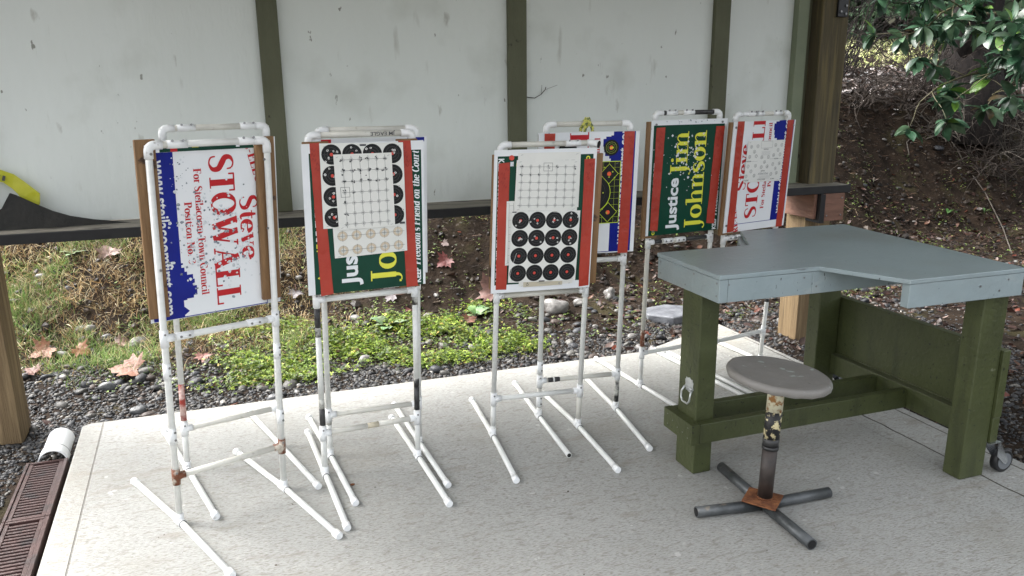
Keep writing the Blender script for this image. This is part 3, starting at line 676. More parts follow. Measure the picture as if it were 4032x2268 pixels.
# ------------------------------------------------------------------ drain and pipe
dr = thing('drain_channel', (-.92, 3.2, -.02), 'rusty brown slotted trench drain beside the left slab edge', 'drain')
def dx(y, o_): return slab_left(y)-.012-o_
for (y0, y1) in ((3.70, 3.17), (3.165, 2.62), (2.615, 2.07)):
    m = MB(); Wd = .165
    def q(y, o0, o1, z): return [(dx(y, o1), z), (dx(y, o0), z)]
    def bar(ya, yb_, oa, ob, z0, z1, mm='drain_iron'):
        vs = [(dx(ya, ob), ya, z0), (dx(ya, oa), ya, z0), (dx(yb_, oa), yb_, z0), (dx(yb_, ob), yb_, z0), (dx(ya, ob), ya, z1), (dx(ya, oa), ya, z1), (dx(yb_, oa), yb_, z1), (dx(yb_, ob), yb_, z1)]
        m.mesh(vs, [(0, 1, 2, 3), (4, 5, 6, 7), (0, 1, 5, 4), (1, 2, 6, 5), (2, 3, 7, 6), (3, 0, 4, 7)], mm)
    bar(y0, y1, 0, .016, -.06, -.004); bar(y0, y1, Wd-.012, Wd, -.06, -.004)
    bar(y0, y0-.014, .017, Wd-.013, -.06, -.006); bar(y1+.014, y1, .017, Wd-.013, -.06, -.006)
    bar(y0-.015, y1+.015, .017, .034, -.04, -.009); bar(y0-.015, y1+.015, Wd-.03, Wd-.013, -.04, -.009)
    k = 0; y = y0-.030
    while y > y1+.03:
        bar(y, y-.0125, .0345, Wd-.0305, -.035, -.010); y -= .0235; k += 1
    m.build('grating', dr, .0015, 1)
m = MB(); m.mesh([(dx(3.7, .165), 3.7, -.075), (dx(3.7, 0), 3.7, -.075), (dx(2.07, 0), 2.07, -.075), (dx(2.07, .165), 2.07, -.075)], [(0, 1, 2, 3)], 'drain_dark'); m.build('channel_floor', dr)
m = MB(); R_ = .072; n_ = 24
def pipe_half(ya, yb_, r0, r1, mm):
    c = -.900
    for k in range(n_):
        a, b = math.pi*k/n_, math.pi*(k+1)/n_
        def P(y, r, t): return (c+r*math.cos(t)-(y-3.7)*.05, y, -.03+r*1.02*math.sin(t))
        m.mesh([P(ya, r1, a), P(ya, r1, b), P(yb_, r1, b), P(yb_, r1, a)], [(0, 1, 2, 3)], mm, True)
        m.mesh([P(ya, r0, a), P(ya, r0, b), P(yb_, r0, b), P(yb_, r0, a)], [(3, 2, 1, 0)], mm, True)
        m.mesh([P(ya, r0, a), P(ya, r0, b), P(ya, r1, b), P(ya, r1, a)], [(0, 1, 2, 3)], mm)
pipe_half(3.715, 3.79, .057, .062, 'pvc_white'); pipe_half(3.792, 3.99, .052, .058, 'pvc_white')
for k in range(n_):
    a, b = math.pi*k/n_, math.pi*(k+1)/n_; P = lambda y, r, t: (-.900+r*math.cos(t)-(y-3.7)*.05, y, -.03+r*1.02*math.sin(t)); m.mesh([(-.9145, 3.99, -.03), P(3.99, .058, a), P(3.99, .058, b)], [(0, 1, 2)], 'pvc_white')
m.mesh([P(3.79, .0623, math.pi*k/24) for k in range(25)]+[P(3.795, .0623, math.pi*k/24) for k in range(25)], [(k, k+1, 26+k, 25+k) for k in range(24)], 'ink', True)
o = m.build('drain_pipe'); tag(o, 'short white plastic pipe end where the trench drain begins', 'pipe')

# ------------------------------------------------------------------ lettering: stroke-built serif alphabet + built-in sans
def arc(cx, cy, rx, ry, a0, a1, n=14):
    return [(cx+rx*math.cos(math.radians(a0+(a1-a0)*i/n)), cy+ry*math.sin(math.radians(a0+(a1-a0)*i/n))) for i in range(n+1)]
def spl(p, n=5):
    out = []; q = [p[0]]+list(p)+[p[-1]]
    for i in range(1, len(q)-2):
        for k in range(n):
            t = k/n; a, b, c, d = q[i-1], q[i], q[i+1], q[i+2]
            out.append(tuple(.5*((2*b[j])+(-a[j]+c[j])*t+(2*a[j]-5*b[j]+4*c[j]-d[j])*t*t+(-a[j]+3*b[j]-3*c[j]+d[j])*t**3) for j in (0, 1)))
    out.append(p[-1]); return out
T_, t_ = .23, .065
def stem(x, y0=0, y1=1, sb=1, st=1, T=T_, e=.085):
    s = [([(x, y0), (x, y1)], T)]
    if sb: s.append(([(x-T/2-e, y0+.025), (x+T/2+e, y0+.025)], .05))
    if st == 1: s.append(([(x-T/2-e, y1-.025), (x+T/2+e, y1-.025)], .05))
    if st == 2: s.append(([(x-T/2-e, y1-.06), (x, y1-.02)], .06))
    return s
X_ = .68
def arch(x0, x1, T=.20):
    return [(spl([(x0, .46), (x0+.08, .60), ((x0+x1)/2+.03, .655), (x1-.02, .60), (x1, .45)]), [.05, .05, .07, .11, T]), ([(x1, .47), (x1, 0)], T), ([(x1-T/2-.06, .025), (x1+T/2+.07, .025)], .06)]
Scurve = lambda k, w: (spl([(.54*w, .72*k), (.50*w, .90*k), (.32*w, .975*k), (.13*w, .87*k), (.13*w, .67*k), (.32*w, .53*k), (.52*w, .38*k), (.53*w, .15*k), (.32*w, .025*k), (.12*w, .10*k), (.08*w, .28*k)]), [.05, .06, .06, .15, .21, .23, .21, .15, .06, .06, .05])
G = {
 'S': (.64, [Scurve(1, 1)]), 'T': (.74, stem(.37, 0, 1, 1, 0)+[([(.04, .97), (.70, .97)], .06), ([(.065, .97), (.065, .76)], .06), ([(.675, .97), (.675, .76)], .06)]),
 'O': (.84, [(arc(.41, .5, .32, .475, 0, 360, 24), None)]), 'C': (.74, [(arc(.42, .5, .32, .475, 45, 320, 20), None), ([(.65, .96), (.65, .70)], .06)]),
 'W': (1.16, [([(.14, 1), (.38, 0)], .22), ([(.38, 0), (.60, 1)], .07), ([(.57, 1), (.82, 0)], .22), ([(.82, 0), (1.04, 1)], .07), ([(.0, .975), (.30, .975)], .06), ([(.92, .975), (1.14, .975)], .06), ([(.48, .975), (.70, .975)], .06)]),
 'A': (.80, [([(.10, 0), (.39, 1)], .07), ([(.38, 1), (.68, 0)], .23), ([(.2, .33), (.56, .33)], .06), ([(0, .025), (.22, .025)], .06), ([(.54, .025), (.82, .025)], .06)]),
 'L': (.68, stem(.2)+[([(.2, .03), (.64, .03)], .06), ([(.62, 0), (.62, .26)], .06)]),
 'E': (.70, stem(.2)+[([(.2, .03), (.64, .03)], .06), ([(.2, .97), (.62, .97)], .06), ([(.2, .51), (.48, .51)], .06), ([(.62, 0), (.62, .24)], .06), ([(.60, 1), (.60, .76)], .06), ([(.48, .63), (.48, .39)], .04)]),
 'F': (.66, stem(.2)+[([(.2, .97), (.62, .97)], .06), ([(.2, .51), (.48, .51)], .06), ([(.60, 1), (.60, .76)], .06), ([(.48, .63), (.48, .39)], .04)]),
 'P': (.70, stem(.2)+[([(.2, .97), (.40, .97)], .07), (arc(.40, .73, .20, .24, 90, -90, 10), None), ([(.2, .49), (.40, .49)], .06)]),
 'R': (.78, stem(.2)+[([(.2, .97), (.40, .97)], .07), (arc(.40, .74, .20, .23, 90, -90, 10), None), ([(.2, .51), (.40, .51)], .06), ([(.42, .5), (.66, 0)], .22), ([(.58, .025), (.78, .025)], .06)]),
 'N': (.84, [([(.16, 0), (.16, 1)], .07), ([(.18, 1), (.66, 0)], .23), ([(.68, 0), (.68, 1)], .07), ([(.04, .025), (.28, .025)], .06), ([(.02, .975), (.2, .975)], .06), ([(.56, .975), (.80, .975)], .06)]),
 'J': (.50, [([(.30, 1), (.30, .02)], .22), (spl([(.30, .06), (.285, -.10), (.20, -.20), (.08, -.20)]), [.16, .12, .06, .05]), ([(.02, -.15), (.10, -.15)], .09), ([(.12, .975), (.48, .975)], .06)]),
 'e': (.58, [(arc(.29, .33, .22, .31, 8, 325, 20), None), ([(.09, .37), (.50, .37)], .06)]),
 't': (.42, [(spl([(.20, .86), (.20, .5), (.20, .22), (.26, .03), (.40, .06)]), [.08, .19, .19, .12, .05]), ([(.03, .64), (.40, .64)], .06)]),
 'v': (.60, [([(.12, .66), (.31, 0)], .19), ([(.30, 0), (.50, .66)], .06), ([(.0, .64), (.24, .64)], .055), ([(.40, .64), (.60, .64)], .055)]),
 'w': (.88, [([(.12, .66), (.29, 0)], .18), ([(.28, 0), (.44, .66)], .055), ([(.42, .66), (.60, 0)], .18), ([(.60, 0), (.78, .66)], .055), ([(.0, .64), (.24, .64)], .055), ([(.68, .64), (.88, .64)], .055)]),
 'o': (.60, [(arc(.30, .33, .22, .31, 0, 360, 20), None)]), 'c': (.54, [(arc(.29, .33, .22, .31, 50, 320, 16), None)]),
 'i': (.34, stem(.17, 0, X_, 1, 2, .20)+[(arc(.17, .90, .045, .045, 0, 360, 8), .09)]),
 'l': (.34, stem(.17, 0, 1., 1, 2, .20)), 'I': (.40, stem(.2)),
 'n': (.70, stem(.17, 0, X_, 1, 2, .20)+arch(.22, .53)), 'm': (1.04, stem(.17, 0, X_, 1, 2, .20)+arch(.22, .52)+arch(.58, .87)),
 'h': (.70, stem(.17, 0, 1., 1, 2, .20)+arch(.22, .53)),
 'u': (.70, [([(.16, .66), (.16, .2)], .20), (spl([(.16, .22), (.18, .07), (.30, .02), (.42, .08), (.50, .22)]), [.15, .11, .06, .05, .05]), ([(.52, .66), (.52, 0)], .20), ([(.52, .025), (.68, .025)], .06), ([(.02, .64), (.16, .64)], .06), ([(.38, .64), (.52, .64)], .06)]),
 'r': (.48, stem(.17, 0, X_, 1, 2, .20)+[(spl([(.22, .45), (.29, .60), (.42, .62)]), [.05, .07, .11])]),
 's': (.48, [Scurve(.68, .72)]),
 'a': (.58, [([(.42, .48), (.42, .04)], .20), (spl([(.42, .46), (.38, .62), (.22, .65), (.10, .54)]), [.13, .08, .06, .10]), (arc(.25, .19, .15, .17, 60, 340, 12), None), ([(.42, .03), (.56, .03)], .06)]),
 'd': (.66, [([(.47, 1), (.47, 0)], .20), (arc(.26, .32, .17, .30, 40, 320, 14), None), ([(.34, .975), (.47, .975)], .06), ([(.47, .025), (.62, .025)], .06)]),
 'f': (.40, [([(.18, 0), (.18, .80)], .20), (spl([(.18, .78), (.20, .93), (.30, .98), (.42, .92)]), [.15, .10, .06, .08]), ([(.03, .64), (.36, .64)], .06), ([(.04, .025), (.34, .025)], .06)]),
 'p': (.66, [([(.17, .66), (.17, -.26)], .20), (arc(.36, .33, .18, .30, -140, 140, 14), None), ([(.04, -.24), (.32, -.24)], .06)]),
 "'": (.22, [([(.1, 1), (.1, .78)], .09)]), '.': (.26, [(arc(.12, .06, .035, .035, 0, 360, 8), .08)]),
 '3': (.60, [(spl([(.10, .85), (.28, .97), (.46, .80), (.28, .55), (.50, .28), (.28, .02), (.08, .18)]), [.06, .05, .15, .05, .16, .05, .07])]),
 ' ': (.30, []), '-': (.4, [([(.06, .35), (.34, .35)], .09)]),
}
def ribbon(pts, w):
    n = len(pts); out = []
    if isinstance(w, list):
        ws = [w[min(len(w)-1, int(i/(n-1)*(len(w)-1)))]+(w[min(len(w)-1, int(i/(n-1)*(len(w)-1))+1)]-w[min(len(w)-1, int(i/(n-1)*(len(w)-1)))])*((i/(n-1)*(len(w)-1)) % 1) for i in range(n)]
    L = []; R = []
    closed = n > 3 and abs(pts[0][0]-pts[-1][0])+abs(pts[0][1]-pts[-1][1]) < 1e-6
    for i in range(n):
        a = pts[i-1] if i > 0 else (pts[-2] if closed else pts[0]); b = pts[i+1] if i < n-1 else (pts[1] if closed else pts[-1])
        dx_, dy_ = b[0]-a[0], b[1]-a[1]; l = math.hypot(dx_, dy_) or 1; dx_ /= l; dy_ /= l
        ww = ws[i] if isinstance(w, list) else (w if w is not None and w > 0 else (t_+(.22-t_)*abs(dy_)**1.6)*(-w if w is not None else 1))
        L.append((pts[i][0]-dy_*ww/2, pts[i][1]+dx_*ww/2)); R.append((pts[i][0]+dy_*ww/2, pts[i][1]-dx_*ww/2))
    return [[L[i], L[i+1], R[i+1], R[i]] for i in range(n-1)]
def serif(text, slant=0., narrow=1., wk=1.):
    out = []; x = 0.; k = 0
    for ch in text:
        adv, st = G[ch]
        for pts, w in st:
            for q in ribbon(pts, ([v*wk for v in w] if isinstance(w, list) else (w*wk if w is not None else -wk))): out.append(([((px+x)*narrow+slant*py, py) for px, py in q], k % 7))
            k += 1
        x += adv+.02
    return out, x*narrow
_fc = {}
def sans(text, off=.012, shear=0.):
    key = (text, off, shear)
    if key in _fc: return _fc[key]
    cu = bpy.data.curves.new('txt', 'FONT'); cu.body = text; cu.size = 1; cu.offset = off; cu.shear = shear; cu.resolution_u = 3
    ob = bpy.data.objects.new('txt', cu); COL.objects.link(ob); dg = bpy.context.evaluated_depsgraph_get(); me = ob.evaluated_get(dg).to_mesh()
    vs = [v.co.copy() for v in me.vertices]; fs = [list(p.vertices) for p in me.polygons]
    cap = .70; x0 = min(v.x for v in vs); x1 = max(v.x for v in vs)
    out = [([((vs[i].x-x0)/cap, vs[i].y/cap) for i in f], 0) for f in fs]
    bpy.data.objects.remove(ob); bpy.data.curves.remove(cu); _fc[key] = (out, (x1-x0)/cap); return _fc[key]
def clip(poly, r):
    u0, u1, w0, w1 = r
    for ax, v, sgn in ((0, u0, 1), (0, u1, -1), (1, w0, 1), (1, w1, -1)):
        out = []; n = len(poly)
        for i in range(n):
            a, b = poly[i], poly[(i+1) % n]; ia, ib = sgn*(a[ax]-v) >= 0, sgn*(b[ax]-v) >= 0
            if ia: out.append(a)
            if ia != ib:
                t = (v-a[ax])/(b[ax]-a[ax]); out.append((a[0]+t*(b[0]-a[0]), a[1]+t*(b[1]-a[1])))
        poly = out
        if len(poly) < 3: return None
    return poly

# ------------------------------------------------------------------ target stands
STD = {'S1': ((-.323, 2.909), (.065, 3.041), (.034, .001), 1.413), 'S1b': ((-.317, 3.358), (.075, 3.458), (.039, .003), 1.45),
 'S2': ((.238, 3.102), (.644, 3.125), (.021, -.003), 1.422), 'S2b': ((.279, 3.271), (.681, 3.264), (.028, -.005), 1.433),
 'S3': ((1.023, 3.217), (1.441, 3.174), (.038, -.015), 1.356), 'S3b': ((1.306, 3.346), (1.708, 3.301), (.023, -.010), 1.431),
 'S4': ((1.978, 3.542), (2.381, 3.577), (.018, -.010), 1.465), 'S5': ((2.436, 3.563), (2.835, 3.645), (.032, -.024), 1.45)}
PR = .0120; FR = .0152
class Stand:
    def __init__(s, key, label, skids):
        l, r, lean, s.top = STD[key]; s.L = V(*l, 0.); R = V(*r, 0.); U = R-s.L; s.w = float(np.linalg.norm(U)); s.U = U/s.w
        s.W = V(lean[0], lean[1], 1.); s.N = V(s.U[1], -s.U[0], 0.)
        if s.N[1] > 0: s.N = -s.N
        c = (s.L+R)/2; s.t = thing('target_stand', tuple(c), label, 'target stand', 'plastic pipe target stands on the slab'); s.sk = skids
    def P(s, u, w, d=0.): return s.L+s.U*u+s.W*w+s.N*d
    def seg(s, m, a, b, mname, r=PR, n=18): m.tube([s.P(*a), s.P(*b)], r, mname, n)
    def frame(s, lower=.196, upper=.74, up_segs=({}, {}), top_segs=None, couplings=(), bar_mat='pvc_old', ubar='pvc', tee_mat='fitting', open_end=None, topcoup=(), skid_mat='pvc', topR=None, upd=0.):
        for i, (bk, fr) in enumerate(s.sk):
            tee = s.P(i*s.w, .0125); b = V(*bk, .0125); f = V(*fr, .0125)
            m = MB(); m.tube([b, tee, f], PR, skid_mat); sk = m.build('skid', s.t)
            for e, o_ in ((b, tee), (f, tee)):
                dr_ = (e-o_)/np.linalg.norm(e-o_)
                if open_end == (i, 'f') and e is f:
                    m = MB(); m.tube([e, e+dr_*.0008], .0095, 'drain_dark', 14); m.build('pipe_bore', sk); continue
                m = MB(); m.tube([e-dr_*.020, e+dr_*.012, e+dr_*.016], 0, 'fitting', 18, radii=[.0150, .0150, .0125]); m.build('end_cap', sk)
            m = MB(); d1 = (f-b)/np.linalg.norm(f-b)
            m.tube([tee-d1*.030, tee+d1*.030], .0152, 'fitting'); m.tube([tee, s.P(i*s.w, .046)], .0152, 'fitting'); m.tube([tee+d1*.029, tee+d1*.0305], .0148, 'ink'); m.build('tee_fitting', sk)
        for i in (0, 1):
            u = i*s.w; m = MB(); segs = up_segs[i] or {}; cuts = sorted(set([.02, s.top-.0]+[x for a in segs for x in a]))
            for a, b in zip(cuts[:-1], cuts[1:]):
                mm = 'pvc'
                for (x0, x1), nm in segs.items():
                    if a >= x0-1e-6 and b <= x1+1e-6: mm = nm
                s.seg(m, (u, a), (u, b), mm)
            up = m.build('upright', s.t)
            sg = 1 if i == 0 else -1
            for hz in (lower, upper):
                if hz is None: continue
                m = MB(); mm = tee_mat if hz == lower else 'fitting'
                s.seg(m, (u, hz-.031), (u, hz+.031), mm, FR); s.seg(m, (u, hz), (u+sg*.033, hz), mm, FR-.0006)
                m.tube([s.P(u, hz+.018, FR-.001), s.P(u, hz+.018, FR+.002)], .004, 'screw', 8)
                m.build('tee_fitting', up)
            for c in couplings:
                if c[0] == i:
                    m = MB(); s.seg(m, (u, c[1]-.030), (u, c[1]+.030), 'fitting', FR-.001)
                    for q in (-.015, .015): m.tube([s.P(u+.006, c[1]+q, FR-.003), s.P(u+.006, c[1]+q, FR+.001)], .0045, 'screw', 8)
                    m.build('coupling', up)
        for hz, mm, nm in ((lower, bar_mat, 'cross_bar'), (upper, ubar, 'cross_bar')):
            if hz is None: continue
            m = MB()
            if isinstance(mm, list):
                for a, b, q in mm: s.seg(m, (a*s.w, hz), (b*s.w, hz), q)
            else: s.seg(m, (.02, hz), (s.w-.02, hz), mm)
            cb = m.build(nm, s.t)
            for c in couplings:
                if c[0] == 'b' and c[2] == hz:
                    m = MB(); s.seg(m, (c[1]*s.w-.03, hz), (c[1]*s.w+.03, hz), 'fitting', FR-.001)
                    for q in (-.015, .015): m.tube([s.P(c[1]*s.w+q, hz, FR-.003), s.P(c[1]*s.w+q, hz, FR+.001)], .0045, 'screw', 8)
                    m.build('coupling', cb)
        m = MB(); tt = s.top
        if top_segs:
            for a, b, q in top_segs: s.seg(m, (a*s.w, tt), (b*s.w, tt), q)
        else: s.seg(m, (.03, tt), (s.w-.03, tt), 'pvc_old')
        tr = m.build('top_rail', s.t)
        for c in topcoup:
            m = MB(); s.seg(m, (c*s.w-.034, tt), (c*s.w+.034, tt), 'fitting', FR-.001)
            for q in (-.018, .018): m.tube([s.P(c*s.w+q, tt+.012, FR-.006), s.P(c*s.w+q, tt+.013, FR)], .0045, 'screw', 8)
            m.build('coupling', tr)
        for i in (0, 1):
            sg = 1 if i == 0 else -1; u = i*s.w; m = MB(); pa = [(u, tt-.045)]+[(u+sg*.020*(1-math.cos(a)), tt-.020+.020*math.sin(a)) for a in [math.pi/2*k/6 for k in range(7)]]+[(u+sg*.045, tt)]
            if topR and i == 1:
                pa = [(u, tt-.045), (u, tt-.015), (u, tt+.004)]
                m.tube([s.P(u-.03, tt), s.P(u-.012, tt, .006), s.P(u+.012, tt-.006, .03)], FR, 'fitting'); m.tube([s.P(u+.0122, tt-.006, .0302), s.P(u+.0130, tt-.0062, .031)], .0165, 'drain_dark')
            m.tube([s.P(a, b) for a, b in pa], FR, 'fitting'); m.build('elbow', tr)
        return tr
class Board:
    """a coroplast sign: plate plus printed patches and letters, one mesh"""
    def __init__(s, st, r, d, th=.004, corner=None):
        s.st = st; s.r = r; s.d = d; s.m = MB(); u0, u1, w0, w1 = r; s.m.slabbox(st.P, u0, u1, w0, w1, d-th, d, 'sign_white')
    def put(s, poly, mname, lv=1, cl=None):
        p = clip(list(poly), cl or s.r)
        if p: s.m.poly([s.st.P(a, b, s.d+.0003*lv) for a, b in p], mname)
    def rect(s, u0, u1, w0, w1, mname, lv=1): s.put([(u0, w0), (u1, w0), (u1, w1), (u0, w1)], mname, lv)
    def text(s, T, base, start, length, cap, mname, up=True, lv=3, cl=None, angle=0.):
        polys, adv = T; k = length/adv
        for q, z in polys:
            pp = []
            for (x, y) in q:
                a, b = x*k, y*cap
                if angle: a, b = a*math.cos(angle)-b*math.sin(angle), a*math.sin(angle)+b*math.cos(angle)
                pp.append((base-b, start+a) if up else (base+b, start-a))
            s.put(pp, mname, lv+z*.12, cl)
    def chips(s, n, cu, cw, su, sw, mats=('chip',), size=.004, seed=0, lv=5):
        r = random.Random(seed)
        for k in range(n):
            u, w = r.gauss(cu, su), r.gauss(cw, sw); z = size*r.uniform(.35, 1.5); a = r.uniform(0, 6.28); q = r.randint(4, 6)
            s.put([(u+z*r.uniform(.5, 1.1)*math.cos(a+6.283*i/q), w+z*r.uniform(.5, 1.1)*math.sin(a+6.283*i/q)) for i in range(q)], mats[k % len(mats)], lv+(k % 5)*.1)
    def build(s, label=None):
        o = s.m.build('sign_board', s.st.t)
        if label: o['label'] = label
        return o
def stowall_art(b, fw, fu, up):
    """fw(s), fu(t): sign coordinates to board; s along the reading, t up the letters"""
    def pg(pts, mn, lv): b.put([(fu(t), fw(s_)) for s_, t in pts], mn, lv)
    pg([(.042, .015), (.645, .015), (.645, .122), (.042, .122)], 'sign_blue', 1)
    for a, c, h in ((.490, .508, .160), (.508, .533, .165), (.533, .568, .171), (.568, .578, .158), (.478, .490, .140), (.578, .583, .134), (.445, .452, .128), (.462, .478, .132)):
        pg([(a, .1215), (c, .1215), (c, h), (a, h)], 'sign_blue', 1)
    pg([(.606, .122), (.645, .100), (.645, .112), (.625, .14)], 'sign_blue', 1.2)
    pg([(.040, .015), (.043, .015), (.043, .43), (.040, .43)], 'sign_blue', 1.4); pg([(.643, .015), (.6465, .015), (.6465, .43), (.643, .43)], 'sign_blue', 1.4)
    pg([(.040, .429), (.6465, .429), (.6465, .432), (.040, .432)], 'sign_blue', 1.6)
    def tx(T, t, s0, L, cap, mn, ang=0.): b.text(T, fu(t), fw(s0), L, cap, mn, up, 3, None, ang)
    tx(serif('STOWALL'), .241, .066, .560, .090, 'sign_red')
    tx(serif('Steve'), .344, .222, .243, .068, 'sign_red')
    tx(serif('For Steilacoom Town Council'), .187, .112, .462, .027, 'sign_red')
    tx(serif('Position No. 3'), .148, .228, .226, .026, 'sign_red')
    tx(sans('www.steilacoomfirst.com', .018), .052, .075, .555, .043, 'sign_white')
    tx(serif('RE-ELECT'), .366, .0, .215, .034, 'sign_red', .24)
def justice_art(b, fw, fu, up):
    def pg(pts, mn, lv): b.put([(fu(t), fw(s_)) for s_, t in pts], mn, lv)
    pg([(-.012, 0), (.556, 0), (.556, .440), (-.012, .440)], 'sign_green', 1)
    def tx(T, t, s0, L, cap, mn): b.text(T, fu(t), fw(s0), L, cap, mn, up, 3)
    tx(sans('Justice', .03), .272, .016, .272, .062, 'sign_white')
    tx(serif('Jim', wk=.82), .224, .300, .225, .103, 'sign_yellow')
    tx(serif('Johnson', wk=.82), .112, .012, .515, .106, 'sign_yellow')
    tx(sans('KEEP', .03), .010, .002, .062, .024, 'sign_white')
    tx(serif("Freedom's Friend on the Court", .22), .010, .075, .465, .030, 'sign_white')
    tx(sans('on August 17', .02), .402, .0, .195, .026, 'sign_yellow'); tx(sans('RE-ELECT', .03), .402, .205, .165, .026, 'sign_white')
def tape(st, parent, c, d, seed=0, curl=0):
    """red strip given by its four corners (u,w): bottom left, bottom right, top right, top left"""
    r = random.Random(seed); m = MB(); n = 14; (bl, br, tr, tl) = c; L = []; R = []
    for i in range(n+1):
        t = i/n; L.append((bl[0]+(tl[0]-bl[0])*t+r.uniform(-.0008, .0008), bl[1]+(tl[1]-bl[1])*t)); R.append((br[0]+(tr[0]-br[0])*t+r.uniform(-.0008, .0008), br[1]+(tr[1]-br[1])*t))
    for i in range(n):
        za, zb = d+.0006*math.sin(i*1.3+seed), d+.0006*math.sin((i+1)*1.3+seed)
        m.mesh([st.P(*L[i], za), st.P(*R[i], za+.0004), st.P(*R[i+1], zb+.0004), st.P(*L[i+1], zb)], [(0, 1, 2, 3)], 'tape_red', True)
    # faint felt-pen scribble near the top
    for k in range(5):
        u = (tl[0]+tr[0])/2+r.uniform(-.014, .014); w = tl[1]-.03-k*.018; a = r.uniform(-.6, .6)
        pts = spl([(u-.008, w), (u-.003, w+.010), (u+.003, w-.003), (u+.009, w+.008)])
        for q in ribbon(pts, .0013): m.poly([st.P(x, y, d+.0018) for x, y in q], 'tape_ink')
    m.build('tape_strip', parent)
def timber(st, u0, u1, w0, w1, d0, d1, lean=0.):
    m = MB(); c = [st.P(u+(lean if w == w1 else 0), w, d) for d in (d0, d1) for (u, w) in ((u0, w0), (u1, w0), (u1, w1), (u0, w1))]
    m.mesh(c, [(0,1,2,3),(7,6,5,4),(0,4,5,1),(1,5,6,2),(2,6,7,3),(3,7,4,0)], 'board_wood'); return m.build('wood_strip', st.t, .0015, 1)
class Paper:
    def __init__(s, st, c, d, base='paper', bulge=.0025, name='paper_target'):
        """c: corners (u,w) bl,br,tr,tl; local coordinates x,y in 0..1"""
        s.st = st; s.c = c; s.d = d; s.b = bulge; s.m = MB(); n = 8
        s.wd = math.dist(c[0], c[1]); s.ht = math.dist(c[0], c[3])
        for i in range(n):
            for j in range(n): s.m.mesh([s.X(i/n, j/n), s.X((i+1)/n, j/n), s.X((i+1)/n, (j+1)/n), s.X(i/n, (j+1)/n)], [(0, 1, 2, 3)], base, True)
        s.name = name
    def X(s, x, y, lift=0.):
        bl, br, tr, tl = s.c; u = (bl[0]*(1-x)+br[0]*x)*(1-y)+(tl[0]*(1-x)+tr[0]*x)*y; w = (bl[1]*(1-x)+br[1]*x)*(1-y)+(tl[1]*(1-x)+tr[1]*x)*y
        return s.st.P(u, w, s.d+lift+s.b*math.sin(math.pi*min(1, max(0, y)))*(.4+.6*math.sin(math.pi*min(1, max(0, x)))))
    def line(s, x0, y0, x1, y1, th, mn='ink', lv=1, n=8):
        L = math.hypot((x1-x0)*s.wd, (y1-y0)*s.ht); nx, ny = -(y1-y0)*s.ht/L*th/2/s.wd, (x1-x0)*s.wd/L*th/2/s.ht
        for i in range(n):
            a, b = i/n, (i+1)/n; A = (x0+(x1-x0)*a, y0+(y1-y0)*a); B = (x0+(x1-x0)*b, y0+(y1-y0)*b)
            s.m.poly([s.X(A[0]+nx, A[1]+ny, .0003*lv), s.X(B[0]+nx, B[1]+ny, .0003*lv), s.X(B[0]-nx, B[1]-ny, .0003*lv), s.X(A[0]-nx, A[1]-ny, .0003*lv)], mn)
    def ring(s, x, y, r0, r1, mn, lv=2, n=24):
        for i in range(n):
            a, b = 2*math.pi*i/n, 2*math.pi*(i+1)/n; f = lambda t, r: s.X(x+r*math.cos(t)/s.wd, y+r*math.sin(t)/s.ht, .0003*lv)
            s.m.poly([f(a, r0), f(a, r1), f(b, r1), f(b, r0)] if r0 > 0 else [f(a, 0), f(a, r1), f(b, r1)], mn)
    def blob(s, x, y, r, mn, lv=6, seed=0, n=7):
        q = random.Random(seed*977+int(x*1000)+int(y*7000)); s.m.poly([s.X(x+r*q.uniform(.6, 1.25)*math.cos(2*math.pi*i/n)/s.wd, y+r*q.uniform(.6, 1.25)*math.sin(2*math.pi*i/n)/s.ht, .0003*lv) for i in range(n)], mn)
    def hole(s, x, y, r=.0045, seed=0):
        s.blob(x, y, r, 'hole', 6, seed); s.blob(x, y, r*.45, 'ink', 7, seed+1)
    def text(s, T, x, y, L, cap, mn='ink', lv=3, rot=False):
        polys, adv = T; k = L/adv
        for q, z in polys: s.m.poly([s.X(x+(a*k if not rot else -b*cap)/s.wd, y+(b*cap if not rot else a*k)/s.ht, .0003*lv+z*.00003) for a, b in q], mn)
    def grid(s, xs, ys, seed, over_=.03, shots=()):
        for y in ys: s.line(min(xs)-over_, y, max(xs)+over_, y, .0010, 'ink', 1)
        for x in xs: s.line(x, min(ys)-over_, x, max(ys)+over_, .0010, 'ink', 1.3)
        for x in xs:
            for y in ys: s.ring(x, y, .0066, .0074, 'ink_grey', 2, 16); s.ring(x, y, .0026, .0034, 'ink', 2, 10)
        for i, j, k in shots:
            r = random.Random(seed+i*7+j*31)
            for q in range(k): s.blob(xs[i]+r.gauss(0, .004)/s.wd, ys[j]+r.gauss(0, .005)/s.ht, r.uniform(.002, .0036), 'ink', 4+.1*q, q)
    def bulls(s, x, y, r, nums=True):
        s.ring(x, y, 0, r, 'target_black', 1); s.ring(x, y, r*.67, r*.70, 'ring_grey', 2); s.ring(x, y, r*.39, r*.42, 'ring_grey', 2); s.ring(x, y, 0, r*.17, 'bull_red', 2, 16)
        for k in (-.82, -.54, .54, .82): s.blob(x+k*r/s.wd, y, r*.045, 'ring_grey', 2.5)
    def staples(s):
        for (x, y) in ((.06, .965), (.94, .965), (.06, .03), (.94, .03)): s.line(x-.02, y-.006, x+.02, y+.006, .0012, 'ink_grey', 3, 1)
    def build(s, parent): s.staples(); return s.m.build(s.name, parent)

